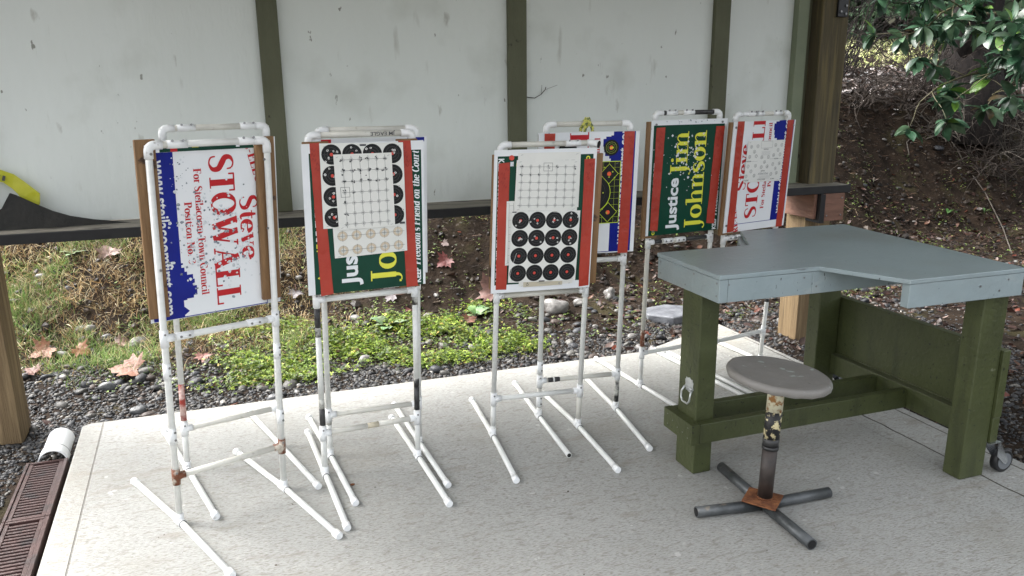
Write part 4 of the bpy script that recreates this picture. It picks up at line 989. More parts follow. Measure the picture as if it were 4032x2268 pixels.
# ---- stand 1b (behind the front one)
s = Stand('S1b', 'pipe stand hidden behind the front left stand, with red paint on its left upright', [((-.437, 3.792), (-.196, 2.906)), ((-.051, 3.905), (.197, 3.009))])
s.frame(.196, None, ({(.235, .40): 'pvc_red'}, {}), None, (), topcoup=(.22, .82), bar_mat='pvc_old')
b = Board(s, (-.035, .43, .80, 1.405), .030)
b.rect(-.02, .42, .81, 1.395, 'sign_green', 1); b.rect(.02, .045, .8, 1.40, 'sign_red', 2)
b.put([(.10, 1.375), (.125, 1.375), (.125, 1.398), (.10, 1.398)], 'sign_yellow', 2); b.put([(.27, 1.37), (.285, 1.37), (.285, 1.40), (.27, 1.40)], 'sign_white', 2); b.put([(.34, 1.37), (.36, 1.37), (.36, 1.40), (.34, 1.40)], 'sign_white', 2)
b.build()
# ---- stand 1 (seen from behind, sign reads downward)
s = Stand('S1', 'nearest pipe stand at front left carrying the shot up white and blue council sign', [((-.518, 3.308), (-.142, 2.491)), ((-.113, 3.451), (.228, 2.607))])
s.frame(.197, .733, ({}, {}), [(.05, .20, 'pvc_old'), (.20, .84, 'pvc'), (.84, .97, 'pvc_old')], ((0, .36), (0, .61), (1, .60), (1, .325), ('b', .17, .733), ('b', .80, .733)), bar_mat='pvc_old', tee_mat='pvc_rust', topcoup=(.23, .83))
b = Board(s, (-.030, .448, .787, 1.385), -.037, .004)
stowall_art(b, lambda q: 1.435-q, lambda t: -.035+t, False)
b.chips(150, .22, 1.06, .075, .10, ('chip', 'chip', 'chip_dark', 'chip'), .0058, 1); b.chips(60, .13, 1.08, .03, .12, ('chip', 'chip_dark'), .0048, 2); b.chips(40, .27, .98, .03, .03, ('chip', 'chip', 'chip_dark'), .006, 6); b.chips(30, .22, 1.14, .02, .03, ('chip_dark', 'chip'), .006, 7); b.chips(26, .10, 1.31, .018, .03, ('chip_dark', 'chip'), .0035, 3); b.chips(25, .33, 1.05, .02, .06, ('chip',), .004, 4)
b.build('white sign with red serif lettering and a blue band, peppered with bullet holes')
timber(s, -.036, .030, .806, 1.432, -.0365, -.0168, -.002); timber(s, .373, .444, .807, 1.425, -.0365, -.0168, .001)
m = MB(); 
for (u, w) in ((.0, 1.385), (.0, .985), (.388, 1.09), (.388, 1.345)): m.tube([s.P(u+.004, w, .0155), s.P(u+.004, w, .0180)], .0048, 'screw', 10)
m.build('screws', s.t)
o = s.t
# ---- stand 2b
s = Stand('S2b', 'pipe stand nearly hidden right behind the second stand', [((.229, 3.728), (.322, 2.823)), ((.66, 3.736), (.702, 2.835))])
s.frame(.205, .77, ({(.16, .21): 'pvc_soot'}, {}), bar_mat='pvc_old')
b = Board(s, (-.02, .44, .82, 1.40), .036); b.rect(0.01, .05, .82, 1.398, 'sign_red', 1); b.rect(.36, .43, 1.38, 1.398, 'sign_blue', 1); b.build()
# ---- stand 2
s = Stand('S2', 'second stand from the left, green judge sign covered by a grid target and black bullseyes', [((.207, 3.553), (.267, 2.652)), ((.616, 3.581), (.668, 2.687))])
tr = s.frame(.197, .775, ({(.66, .74): 'pvc_black', (.62, .66): 'pvc_soot', (.31, .35): 'pvc_soot', (.235, .31): 'pvc_black'}, {(.235, .34): 'pvc_black', (.34, .38): 'pvc_soot', (.71, .745): 'pvc_soot'}), bar_mat=[(.04, .46, 'pvc_old'), (.46, .58, 'paper_tan'), (.58, .96, 'pvc_old')])
m = MB(); T = sans('JM EAGLE', .012); polys, adv = T; k = .098/adv
for q, z in polys: m.poly([s.P(.335-a*k, s.top+.007-bb*.014, PR+.0008) for a, bb in q], 'ink')
m.build('pipe_print', tr)
b = Board(s, (-.034, .443, .805, 1.393), .038)
justice_art(b, lambda q: q+.8125, lambda t: .433-t, True); b.rect(-.034, .443, 1.357, 1.393, 'sign_white', 4.9)
bo = b.build('green sign with yellow serif letters, mostly covered')
tape(s, bo, ((.014, .798), (.062, .803), (.036, 1.397), (-.002, 1.396)), .0400, 1); tape(s, bo, ((.361, .800), (.409, .801), (.391, 1.394), (.340, 1.395)), .0400, 2)
timber(s, -.028, .07, .803, 1.400, .0165, .0335); timber(s, .335, .42, .796, 1.400, .0165, .0335)
p = Paper(s, [(.074, .946), (.367, .953), (.363, 1.12), (.069, 1.12)], .0415)
for j in range(3):
    y = .16+.335*j; p.line(.05, y, .97, y, .0011, 'ink', 2.2)
    for i in range(5):
        x = .12+.19*i; p.ring(x, y, .0098, .0196, 'ring_tan', 1); p.ring(x, y, .019, .0198, 'ink_grey', 1.5); p.ring(x, y, .0072, .0079, 'ink_grey', 2); p.ring(x, y, .0036, .0043, 'ink', 2, 12); p.line(x, y-.13, x, y+.13, .0011, 'ink', 2.4)
p.build(bo)
p = Paper(s, [(.034, 1.067), (.364, 1.060), (.358, 1.388), (.033, 1.394)], .0440)
for j in range(4):
    for i in range(4): p.bulls(.135+.243*i, .13+.247*j, .0385)
for (x, y) in ((.10, .83), (.16, .91), (.09, .92), (.20, .90), (.06, .79), (.37, .95), (.43, .91), (.55, .93), (.60, .94), (.87, .91), (.89, .91), (.88, .88), (.05, .64), (.16, .61), (.10, .71), (.86, .62), (.89, .64), (.14, .42), (.09, .36), (.13, .33), (.18, .42), (.93, .48), (.90, .36), (.11, .17), (.08, .14), (.15, .14), (.16, .08), (.97, .19)): p.hole(x, y, .0048, int(x*100))
p.m.poly([p.X(.47, .985, .002), p.X(.55, .985, .002), p.X(.545, .965, .002), p.X(.475, .965, .002)], 'ink'); p.m.poly([p.X(.92, .04, .002), p.X(.985, .04, .002), p.X(.985, .015, .002), p.X(.92, .015, .002)], 'ink')
p.build(bo)
p = Paper(s, [(.093, 1.057), (.3175, 1.0585), (.310, 1.3505), (.083, 1.3505)], .0485, bulge=.004)
p.grid([.15+.145*i for i in range(6)], [.075+.142*j for j in range(7)], 3, .05, [(i, 6, 3) for i in range(6)]+[(i, 5, 4) for i in range(6)]+[(i, 4, 3) for i in range(6)]+[(0, 3, 3), (1, 3, 3), (0, 2, 3), (0, 1, 3), (0, 0, 2)])
for (x0, y0, x1, y1) in ((.08, .44, .23, .44), (.08, .57, .23, .57), (.08, .44, .08, .57), (.23, .44, .23, .57)): p.line(x0, y0, x1, y1, .0012, 'ink', 3, 2)
for (x, y) in ((.54, .935), (.53, .715), (.47, .92)): p.blob(x, y, .0028, 'ink', 5)
p.build(bo)
# small letter on the tape round the cross bar
# ---- stand 3b
s = Stand('S3b', 'fourth stand behind the third with a lime and black grid target on a council sign', [((1.345, 3.803), (1.275, 2.896)), ((1.745, 3.745), (1.643, 2.842))])
s.frame(.198, .79, ({(.06, .16): 'pvc_old'}, {(.05, .16): 'pvc_soot'}), couplings=((0, .095), (0, .27)), bar_mat=[(.05, .10, 'pvc_old'), (.10, .165, 'pvc_black'), (.165, .185, 'pvc'), (.185, .25, 'pvc_black'), (.25, .95, 'pvc_old')], open_end=(0, 'f'))
b = Board(s, (-.045, .437, .831, 1.396), .038)
stowall_art(b, lambda q: q+.7955, lambda t: .433-t, True)
bo = b.build('white and blue council sign, right half in view')
tape(s, bo, ((-.020, .83), (.030, .83), (.031, 1.393), (-.0186, 1.393)), .0400, 3); tape(s, bo, ((.357, .826), (.408, .826), (.412, 1.396), (.361, 1.395)), .0400, 4)
timber(s, -.043, .05, .80, 1.39, .0165, .0335); timber(s, .36, .43, .83, 1.39, .0165, .0335)
p = Paper(s, [(.075, .970), (.352, .9745), (.350, 1.262), (.073, 1.262)], .0412, base='target_black')
for a in (.004, .996): p.line(a, 0, a, 1, .0028, 'lime', 3); p.line(0, a, 1, a, .0028, 'lime', 3)
for k in range(1, 10): p.line(k/10, 0, k/10, 1, .0007, 'lime', 1); p.line(0, k/10, 1, k/10, .0007, 'lime', 1)
p.ring(.5, .5, 0, .092, 'target_black', 4, 40); p.ring(.5, .5, .090, .0925, 'lime', 4.6, 40)
for r_ in (.066, .040): p.ring(.5, .5, r_, r_+.0007, 'ring_grey', 4.8, 36)
for (x, y) in ((.80, .80), (.80, .18), (.2, .8), (.2, .18)):
    q = .16; p.m.poly([p.X(x, y+q, .0016), p.X(x+q, y, .0016), p.X(x, y-q, .0016), p.X(x-q, y, .0016)], 'target_black')
    for (a, c_) in (((x, y+q), (x+q, y)), ((x+q, y), (x, y-q)), ((x, y-q), (x-q, y)), ((x-q, y), (x, y+q))): p.line(*a, *c_, .0018, 'lime', 6, 2)
    p.ring(x, y, 0, .010, 'bull_orange', 6.5, 16)
for (x, y) in ((.72, .90), (.86, .83), (.90, .74), (.80, .75), (.70, .50), (.64, .48), (.61, .50), (.78, .17), (.70, .24)): p.blob(x, y, .004, 'lime', 7); p.blob(x, y, .0018, 'ink', 8)
p.build(bo)
p = Paper(s, [(.2645, 1.286), (.3375, 1.286), (.3375, 1.361), (.2645, 1.361)], .0412, base='target_black', bulge=.0)
p.m = MB(); p.ring(.5, .5, 0, .0365, 'target_black', 0, 30); p.ring(.5, .5, .0255, .0262, 'lime', 1); p.ring(.5, .5, .0175, .0180, 'lime', 1); p.ring(.5, .5, 0, .0095, 'bull_orange', 1, 18); p.blob(.46, .49, .004, 'lime', 2); p.blob(.60, .5, .004, 'lime', 2); p.blob(.3, .5, .003, 'ring_grey', 2)
p.m.build('bullseye_sticker', bo)
p = Paper(s, [(.05, 1.31), (.12, 1.31), (.12, 1.36), (.05, 1.36)], .0412); p.m = MB(); p.ring(.6, .0, 0, .046, 'target_black', 0, 30); p.m.build('bullseye_sticker', bo)
m = MB(); c = s.P(.19, s.top)
for sg, ph in ((-1, .4), (1, .9), (-.3, 0)):
    pts = []
    for k in range(11):
        t = k/10; a = math.pi*2*t; pts.append(s.P(.185+sg*.026*math.sin(math.pi*t)+.004*sg, s.top+.022-.055*math.sin(math.pi*t)*(.9 if sg != -.3 else 1.1)+.004*math.cos(a), .022+.004*math.cos(a+ph)))
    for k in range(10):
        wv = V(0, 0, .0) + s.U*.007+V(0, 0, .007*math.cos(k)); m.mesh([pts[k]-wv, pts[k+1]-wv, pts[k+1]+wv, pts[k]+wv], [(0, 1, 2, 3)], 'camo', True)
for k in range(14):
    a = 2*math.pi*k/14; a2 = 2*math.pi*(k+1)/14; f_ = lambda t, q: s.P(.185+q, s.top+.019*math.sin(t), .019*math.cos(t)); m.mesh([f_(a, -.010), f_(a2, -.010), f_(a2, .010), f_(a, .010)], [(0, 1, 2, 3)], 'camo', True)
o = m.build('ribbon'); tag(o, 'yellow and green patterned plastic ribbon tied round the top pipe of the fourth stand', 'ribbon')
# ---- stand 3
s = Stand('S3', 'third stand from the left, taped green sign with sixteen black bullseyes below a grid sheet', [((1.054, 3.659), (.98, 2.774)), ((1.437, 3.60), (1.415, 2.709))])
s.frame(.194, .688, ({(.06, .16): 'pvc'}, {(.05, .16): 'pvc_old'}), [(.05, .70, 'pvc_old'), (.70, .97, 'pvc_old')], bar_mat='pvc', ubar='pvc_old', topcoup=(.77,), topR=True)
b = Board(s, (-.035, .423, .711, 1.337), .038)
justice_art(b, lambda q: 1.303-q, lambda t: -.026+t, False)
b.put([(.035, 1.268), (.05, 1.268), (.05, 1.287), (.035, 1.287)], 'chip', 5); b.rect(-.035, .423, 1.311, 1.337, 'sign_white', 4.8); b.rect(.408, .423, .7, 1.337, 'sign_white', 4.9); b.rect(-.035, -.0205, .7, 1.337, 'sign_white', 4.7); b.rect(-.035, .423, .7, .742, 'sign_white', 4.6)
bo = b.build('green and white sign, covered')
tape(s, bo, ((-.0146, .7266), (.034, .725), (.033, 1.285), (-.015, 1.281)), .0400, 5); tape(s, bo, ((.3715, .716), (.418, .720), (.417, 1.291), (.368, 1.289)), .0400, 6)
timber(s, -.041, .04, .73, 1.318, .0165, .0335); timber(s, .38, .455, .726, 1.312, .0165, .0335)
p = Paper(s, [(.0245, .835), (.12, .835), (.12, 1.119), (.024, 1.119)], .0412)
p.line(.12, .03, .12, .97, .0008); p.line(.32, .03, .32, .97, .0008)
for k in range(9): p.line(.12, .05+.11*k, .32, .05+.11*k, .0008)
p.build(bo)
p = Paper(s, [(.067, 1.08), (.35, 1.08), (.3482, 1.3214), (.068, 1.3232)], .0420)
for k in range(7): p.line(.25+k*.1, .86, .31+k*.1, .86, .0008, 'ink_grey'); p.line(.25+k*.1, .82, .25+k*.1, .86, .0008, 'ink_grey', 1, 1)
p.build(bo)
p = Paper(s, [(.09, .735), (.34, .735), (.34, .80), (.09, .80)], .0410, bulge=.001); p.build(bo)
p = Paper(s, [(.1108, .732), (.2919, .732), (.2919, .7595), (.1108, .7595)], .0430, base='paper_tan', bulge=.001, name='paper_label'); p.line(.35, .62, .72, .62, .0012, 'ink_grey'); p.line(.40, .42, .66, .42, .0012, 'ink_grey'); p.ring(.10, .40, .0045, .006, 'ink', 2, 12); p.line(.10, .4, .10, .9, .0015, 'ink', 2, 1); p.line(.90, .3, .94, .3, .005, 'ink_grey', 2, 1); p.build(bo)
p = Paper(s, [(.0574, 1.076), (.3428, 1.0656), (.3429, 1.286), (.062, 1.294)], .0445, bulge=.004)
p.grid([.085+.139*i for i in range(7)], [.11+.152*j for j in range(6)], 9, .045, [(i, 5, 2) for i in (0, 3, 4, 6)]+[(i, 4, 2) for i in (0, 1, 2)])
for (x0, y0, x1, y1) in ((.43, .79, .57, .79), (.43, .945, .57, .945), (.43, .79, .43, .945), (.57, .79, .57, .945)): p.line(x0, y0, x1, y1, .0012, 'ink', 3, 2)
p.build(bo)
p = Paper(s, [(.0391, .7716-.014), (.3508, .7468+.002), (.3583, 1.0661), (.0455, 1.0798-.004)], .0475, bulge=.003)
for j in range(4):
    for i in range(4): p.bulls(.135+.243*i, .13+.247*j, .0378)
for (x, y) in ((.13, .87), (.12, .85), (.07, .80), (.33, .89), (.28, .85), (.38, .83), (.62, .89), (.67, .87), (.61, .85), (.87, .96), (.86, .90), (.97, .91), (.87, .79), (.14, .62), (.12, .60), (.16, .61), (.32, .60), (.35, .65), (.44, .57), (.58, .62), (.68, .62), (.69, .56), (.88, .61), (.86, .58), (.88, .54)): p.hole(x, y, .0042, int(x*100))
p.line(.06, .28, .10, .42, .0012, 'hole', 6, 3); p.line(.02, .08, .04, .2, .0012, 'hole', 6, 3); p.line(.60, .985, .78, .96, .0010, 'hole', 6, 3)
p.m.poly([p.X(.45, .018, .002), p.X(.54, .018, .002), p.X(.535, .002, .002), p.X(.455, .002, .002)], 'ink'); p.m.poly([p.X(.01, .995, .002), p.X(.07, .995, .002), p.X(.07, .98, .002), p.X(.01, .98, .002)], 'ink')
p.build(bo)
m = MB(); m.tube([s.P(.040, 1.304, .040), s.P(.040, 1.304, .0425)], .0110, 'bull_red', 20); m.build('red_sticker', bo)
# ---- stand 4
s = Stand('S4', 'fifth stand, dark green sign with yellow serif name and blackened top pipe', [((1.94, 4.009), (2.015, 3.11)), ((2.345, 4.02), (2.42, 3.13))])
s.frame(.196, .805, ({(.235, .33): 'pvc_rust', (.33, .9): 'pvc_old'}, {(.69, .80): 'pvc'}), [(.04, .24, 'pvc_black'), (.24, .50, 'pvc_old'), (.50, .95, 'pvc_black')], (('b', .30, .805), ('b', .50, .805)), bar_mat='pvc', ubar=[(.05, .20, 'pvc_black'), (.20, .55, 'pvc_old'), (.55, .95, 'pvc_black')], topcoup=(.24, .50))
b = Board(s, (-.043, .428, .848, 1.432), .038)
justice_art(b, lambda q: q+.850, lambda t: .4115-t, True)
b.chips(95, .20, 1.23, .06, .075, ('chip',), .0062, 11); b.chips(55, .16, 1.28, .10, .08, ('chip', 'chip_dark'), .0032, 12); b.chips(18, .2, 1.42, .12, .006, ('chip_dark',), .0035, 13)
for (u, w) in ((-.015, 1.41), (.395, 1.415), (.0, .87)): b.m.tube([s.P(u, w, .038), s.P(u, w, .0415)], .006, 'screw', 10)
bo = b.build('dark green sign with white and yellow lettering and many bullet holes')
tape(s, bo, ((-.020, .876), (.027, .870), (.039, 1.396), (-.0125, 1.395)), .0400, 7); tape(s, bo, ((.337, .889), (.388, .882), (.411, 1.394), (.356, 1.394)), .0400, 8)
timber(s, -.062, .03, .835, 1.425, .0165, .0335); timber(s, .36, .40, .86, 1.42, .0165, .0335)
# ---- stand 5
s = Stand('S5', 'farthest stand by the right post, council sign with a small round target sheet', [((2.399, 3.99), (2.475, 3.13)), ((2.80, 4.07), (2.88, 3.21))])
s.frame(.198, .79, ({}, {(.375, .395): 'pvc_black', (.40, .42): 'pvc_black', (.425, .455): 'pvc_black'}), [(.05, .3, 'fitting'), (.3, .95, 'pvc_old')], (('b', .14, .79), ('b', .25, .79)), bar_mat='pvc', topcoup=(.30, .42, .76))
b = Board(s, (-.047, .425, .830, 1.414), .038)
stowall_art(b, lambda q: q+.830, lambda t: .429-t, True)
for (u, w) in ((-.03, 1.385), (.408, 1.385), (-.03, .87)): b.m.tube([s.P(u, w, .038), s.P(u, w, .0415)], .006, 'screw', 10)
bo = b.build('white council sign with red lettering and blue skyline')
tape(s, bo, ((-.022, .832), (.028, .834), (.028, 1.416), (-.021, 1.416)), .0400, 9); tape(s, bo, ((.360, .827), (.410, .827), (.4067, 1.4136), (.3576, 1.4136)), .0400, 10)
timber(s, -.066, .03, .82, 1.412, .0165, .0335); timber(s, .36, .40, .86, 1.41, .0165, .0335)
p = Paper(s, [(.0624, 1.094), (.3452, 1.087), (.3534, 1.309), (.0666, 1.3125)], .0415, bulge=.004)
RC = [(.10, .86), (.27, .87), (.75, .88), (.92, .88), (.19, .74), (.83, .76), (.08, .62), (.25, .63), (.40, .60), (.58, .60), (.72, .64), (.90, .65), (.49, .48), (.07, .39), (.26, .40), (.42, .36), (.58, .37), (.73, .42), (.91, .43), (.16, .27), (.82, .31), (.05, .15), (.26, .16), (.72, .18), (.87, .20)]
for x, y in RC: p.ring(x, y, .0082, .0094, 'ink', 1, 18); p.ring(x, y, .0042, .0052, 'ink', 1, 12)
for i, (x, y) in enumerate(RC[::2]): p.blob(x+.004, y-.006, .0024, 'ink', 4, i)
for (x0, y0, x1, y1) in ((.36, .82, .66, .82), (.36, .98, .66, .98), (.36, .82, .36, .98), (.66, .82, .66, .98)): p.line(x0, y0, x1, y1, .0012, 'ink_grey', 2, 2)
p.text(sans('INTERNATIONAL', .0), .36, .175, .080, .011, 'ink_grey')
p.text(sans('TOTAL SCORE', .012), .36, .045, .062, .006); 
for (x, y) in ((.02, .04), (.72, .05), (.42, .255), (.02, .50), (.75, .54)): p.text(sans('SCORE', .012), x, y, .030, .006)
p.text(sans('SIGHTER', .012), .43, .775, .036, .006); p.line(.0, .51, .3, .51, .0007); p.line(.62, .55, 1, .55, .0007)
for k in range(5): p.line(.38, .74-k*.022, .62, .74-k*.022, .0007, 'ink_grey', 1, 2)
for k in range(4): p.line(.40, .145-k*.022, .70, .145-k*.022, .0007, 'ink_grey', 1, 2)
p.build(bo)

# ------------------------------------------------------------------ shooting bench
bt = thing('shooting_bench', (2.3, 2.64, 0), 'heavy olive green wooden shooting bench with a blue grey T shaped top', 'bench')
ZT = .900
OUT = [(1.675, 2.42), (2.128, 2.410), (2.277, 2.110), (2.842, 2.100), (2.925, 3.170), (2.316, 3.200), (2.140, 2.882), (1.675, 2.887)]
m = MB(); m.prism(OUT, ZT-.018, ZT, 'bench_grey'); m.build('table_top', bt, .003)
m = MB(); E = .0025
def apron(a, b, th=.038, gap=.0215, z0=ZT-.110, flip=1):
    m = MB(); a = Vector((*a, 0)); b = Vector((*b, 0)); d = (b-a).normalized(); n = Vector((-d.y, d.x, 0))*flip
    z1 = ZT-.0195; c = [a, b, b+n*th, a+n*th]; vs = [(p.x, p.y, z) for z in (z0, z1) for p in c]
    m.mesh(vs, [(0,3,2,1),(4,5,6,7),(0,1,5,4),(1,2,6,5),(2,3,7,6),(3,0,4,7)], 'bench_grey'); m.build('apron', bt, .003)
apron((1.678, 2.883), (1.678, 2.423))
m = MB()
for (y, z) in ((2.44, .865), (2.44, .815), (2.60, .868), (2.66, .81), (2.86, .865), (2.86, .815)): m.tube([(1.6778, y, z), (1.6768, y, z)], .0042, 'screw', 8)
for (x, z) in ((1.72, .86), (2.06, .86), (2.12, .82)): m.tube([(x, 2.4226-(x-1.7165)*.022, z), (x, 2.4216-(x-1.7165)*.022, z)], .0038, 'screw', 8)
for (x, z) in ((2.62, .845), (2.72, .82), (2.76, .86)): m.tube([(x, 2.1075, z), (x, 2.1045, z)], .0042, 'screw', 8)
m.build('screws', bt)
apron((1.7165, 2.423), (2.10, 2.4145)); apron((2.10, 2.4140), (2.62, 2.4135))
apron((2.281, 2.114), (2.840, 2.104))
apron((2.320, 3.194), (2.920, 3.166), flip=-1); apron((1.7165, 2.883), (2.14, 2.878), flip=-1); apron((2.14, 2.8785), (2.70, 2.872), flip=-1)
apron((2.320, 3.155), (2.155, 2.90), flip=-1)
def leg(x0, x1, y0, y1, z1=ZT-.0205):
    m = MB(); m.box((x0, y0, 0.001), (x1, y1, z1), 'bench_olive'); return m.build('leg', bt, .005)
nl = leg(1.702, 1.789, 2.572, 2.712); leg(2.704, 2.832, 2.145, 2.230); leg(2.700, 2.828, 3.035, 3.120)
m = MB(); m.box((1.660, 2.532, .157), (1.6995, 2.752, .245), 'bench_olive')
for (y, z) in ((2.56, .225), (2.56, .18), (2.60, .19), (2.64, .195), (2.68, .21), (2.72, .225), (2.72, .18)): m.tube([(1.6598, y, z), (1.6585, y, z)], .003, 'screw', 8)
m.build('end_cap_board', bt, .005)
for (y0, y1) in ((2.532, 2.570), (2.7145, 2.752)):
    m = MB(); m.box((1.7005, y0, .157), (2.7925, y1, .245), 'bench_olive'); m.build('rail', bt, .004)
m = MB(); m.box((2.8335, 2.132, .262), (2.872, 3.20, .552), 'bench_olive', 'bench_worn'); m.build('back_panel', bt, .003)
m = MB(); m.box((2.7935, 2.2315, .155), (2.8325, 3.034, .255), 'bench_olive', 'bench_worn'); m.build('back_rail', bt, .003)
m = MB(); m.box((2.8345, 2.136, .150), (2.873, 3.19, .2605), 'bench_olive', 'bench_worn'); m.build('back_rail', bt, .003)
m = MB(); yy = 2.628; hw = .030
rr = random.Random(5); outl = []
for k in range(20):
    a = 2*math.pi*k/20; sc_ = 1+(.10 if k % 2 else -.08); outl.append((yy+hw*sc_*math.copysign(abs(math.cos(a))**.6, math.cos(a)), .385+.030*sc_*math.copysign(abs(math.sin(a))**.6, math.sin(a))))
m.mesh([(1.7013, y, z) for y, z in outl]+[(1.6990, y, z) for y, z in outl], [tuple(range(20)), tuple(range(39, 19, -1))]+[(k, (k+1) % 20, 20+(k+1) % 20, 20+k) for k in range(20)], 'zinc')
m.tube([(1.697, yy-.028, .372), (1.697, yy+.028, .372)], .0045, 'zinc', 10)
hd = m.build('handle_plate', bt)
m = MB(); m.tube([(1.695, yy-.027, .372), (1.685, yy-.033, .350), (1.683, yy-.032, .325), (1.682, yy-.018, .310), (1.682, yy+.018, .310), (1.683, yy+.032, .325), (1.685, yy+.033, .350), (1.695, yy+.027, .372)], .0042, 'zinc', 10); m.build('handle_ring', bt)
m = MB(); m.poly([(2.703, 2.205-.0, .83), (2.703, 2.190, .823), (2.703, 2.186, .812), (2.703, 2.194, .803), (2.703, 2.206, .806), (2.703, 2.210, .815)], 'chip'); m.build('paint_chip', bt)
for (yc, nm) in ((2.15, 0), (3.07, 1)):
    m = MB(); xc = 2.935; zc = .052
    m.tube([(xc, yc-.016, zc), (xc, yc-.013, zc), (xc, yc+.013, zc), (xc, yc+.016, zc)], 0, 'wheel_rubber', 28, radii=[.045, .050, .050, .045]); wheel = m.build('caster_wheel', bt)
    m = MB(); m.tube([(xc, yc-.018, zc), (xc, yc+.018, zc)], .036, 'wheel_hub', 24); m.tube([(xc, yc-.021, zc), (xc, yc+.021, zc)], .010, 'zinc', 12); m.build('hub', wheel)
    m = MB(); m.mesh([(xc-.060, yc-.0225, .145), (xc-.045, yc-.0225, .145), (xc+.006, yc-.0225, .064), (xc+.008, yc-.0225, .046), (xc-.010, yc-.0225, .044), (xc-.055, yc-.0225, .085)], [(0, 1, 2, 3, 4, 5)], 'chrome'); m.mesh([(xc-.10, yc+.0225, .145), (xc-.045, yc+.0225, .145), (xc+.012, yc+.0225, .060), (xc-.012, yc+.0225, .042)], [(0, 1, 2, 3)], 'chrome'); m.box((xc-.10, yc-.022, .145), (xc-.04, yc+.022, .149), 'chrome'); m.build('caster_fork', bt)

# ------------------------------------------------------------------ stool
sx_, sy_ = 1.805, 2.232
st = thing('stool', (sx_, sy_, 0), 'round grey brown padded stool on a chipped pipe post with four pipe feet', 'stool')
ends = [(1.831, 2.555), (1.530, 2.275), (2.105, 2.222), (1.791, 1.945)]
for i, (a, b) in enumerate(ends):
    m = MB(); e = Vector((a, b, .022)); c = Vector((sx_, sy_, .022)); d = (e-c).normalized(); s0 = c+d*.015
    m.tube([s0, e], .021, 'steel_pipe', 20); f_ = m.build('foot', st)
    m = MB(); m.tube([e+d*.0003, e+d*.0010], .0165, 'drain_dark', 16); m.build('pipe_bore', f_)
m = MB(); pc = [(1.805, 2.326), (1.889, 2.226), (1.787, 2.143), (1.712, 2.249)]; m.prism(list(reversed(pc)), .0440, .0495, 'rust'); m.build('base_plate', st, .001)
m = MB(); lean = (.012, -.004)
def sp(z): return (sx_+.004+lean[0]*z/.45, sy_+.006+lean[1]*z/.45, z)
for a, b, r, mm in ((.050, .255, .0280, 'stool_brown'), (.255, .268, .0312, 'stool_black'), (.268, .30, .0302, 'stool_black'), (.30, .41, .0302, 'stool_chip'), (.41, .53, .0302, 'stool_cream')): m.tube([sp(a), sp(b)], r, mm, 24)
m.tube([sp(.050), sp(.056)], .032, 'rust', 24); m.build('pole', st)
m = MB(); cx, cy, cz = 1.985, 2.44, .468
n_ = 56; prof = [(.0, .0070), (.004, .0070), (.08, .0065), (.150, .0060), (.158, .0066), (.174, .0095), (.183, .0075), (.1885, .001), (.190, -.008), (.187, -.020), (.184, -.022), (.150, -.023), (.0, -.023)]
cx, cy, cz = 1.835, 2.245, .548
vs = []
for (r, z) in prof[1:-1]:
    for k in range(n_):
        a = 2*math.pi*k/n_; wob = 1+.004*math.sin(7*a)+.003*math.sin(13*a+1); zz = z+(.0015*math.sin(17*a) if r > .18 and z < 0 else 0)
        X_c, Y_c = r*wob*math.cos(a), r*wob*math.sin(a); vs.append((cx+X_c, cy+Y_c, cz+zz-.10*(X_c*math.cos(YAW)-Y_c*math.sin(YAW))))
fs = []; R_ = len(prof)-2
for j in range(R_-1):
    for k in range(n_): fs.append((j*n_+k, j*n_+(k+1) % n_, (j+1)*n_+(k+1) % n_, (j+1)*n_+k))
fs.append(tuple(n_-1-k for k in range(n_))); fs.append(tuple((R_-1)*n_+n_-1-k for k in range(n_)))
m.mesh(vs, fs, 'seat_vinyl', True); m.build('seat', st)

# ------------------------------------------------------------------ little bits lying on the slab
bits = [(2.63, 3.55, .008, 'berry', 'red berry on the slab just left of the stool seat', 'berry'), (2.33, 3.48, .009, 'rust', 'rust coloured seed husk on the slab near the bench leg', 'husk'),
 (2.27, 3.50, .007, 'debris', 'dark seed on the slab near the bench leg', 'seed'), (.42, 2.93, .006, 'debris', 'dark crumb on the slab between the first and second stands', 'crumb'),
 (1.15, 2.62, .009, 'debris', 'black crumb on the slab between the third stand and the bench', 'crumb'), (.90, 2.02, .008, 'debris', 'dark crumb on the bare slab in front of the third stand', 'crumb'),
 (2.73, 3.80, .010, 'paper', 'pale chip on the slab under the bench', 'chip'), (-.60, 2.25, .010, 'rock_dark', 'small dark pebble on the slab near the drain', 'pebble'), (.335, 2.98, .016, 'rust', 'crumpled brown scrap beside the second stand skid', 'scrap')]
for i, (x, y, w, mm, lab, cat) in enumerate(bits):
    v, f = ico(2); r = random.Random(i); m = MB(); m.mesh([(x+a*w/2*(1+.4*math.sin(3*b+i)), y+b*w/2*.8, .001+w*.28+c*w*.3) for a, b, c in v], f, mm, True); o = m.build(cat if cat != 'scrap' else 'scrap'); tag(o, lab, cat)

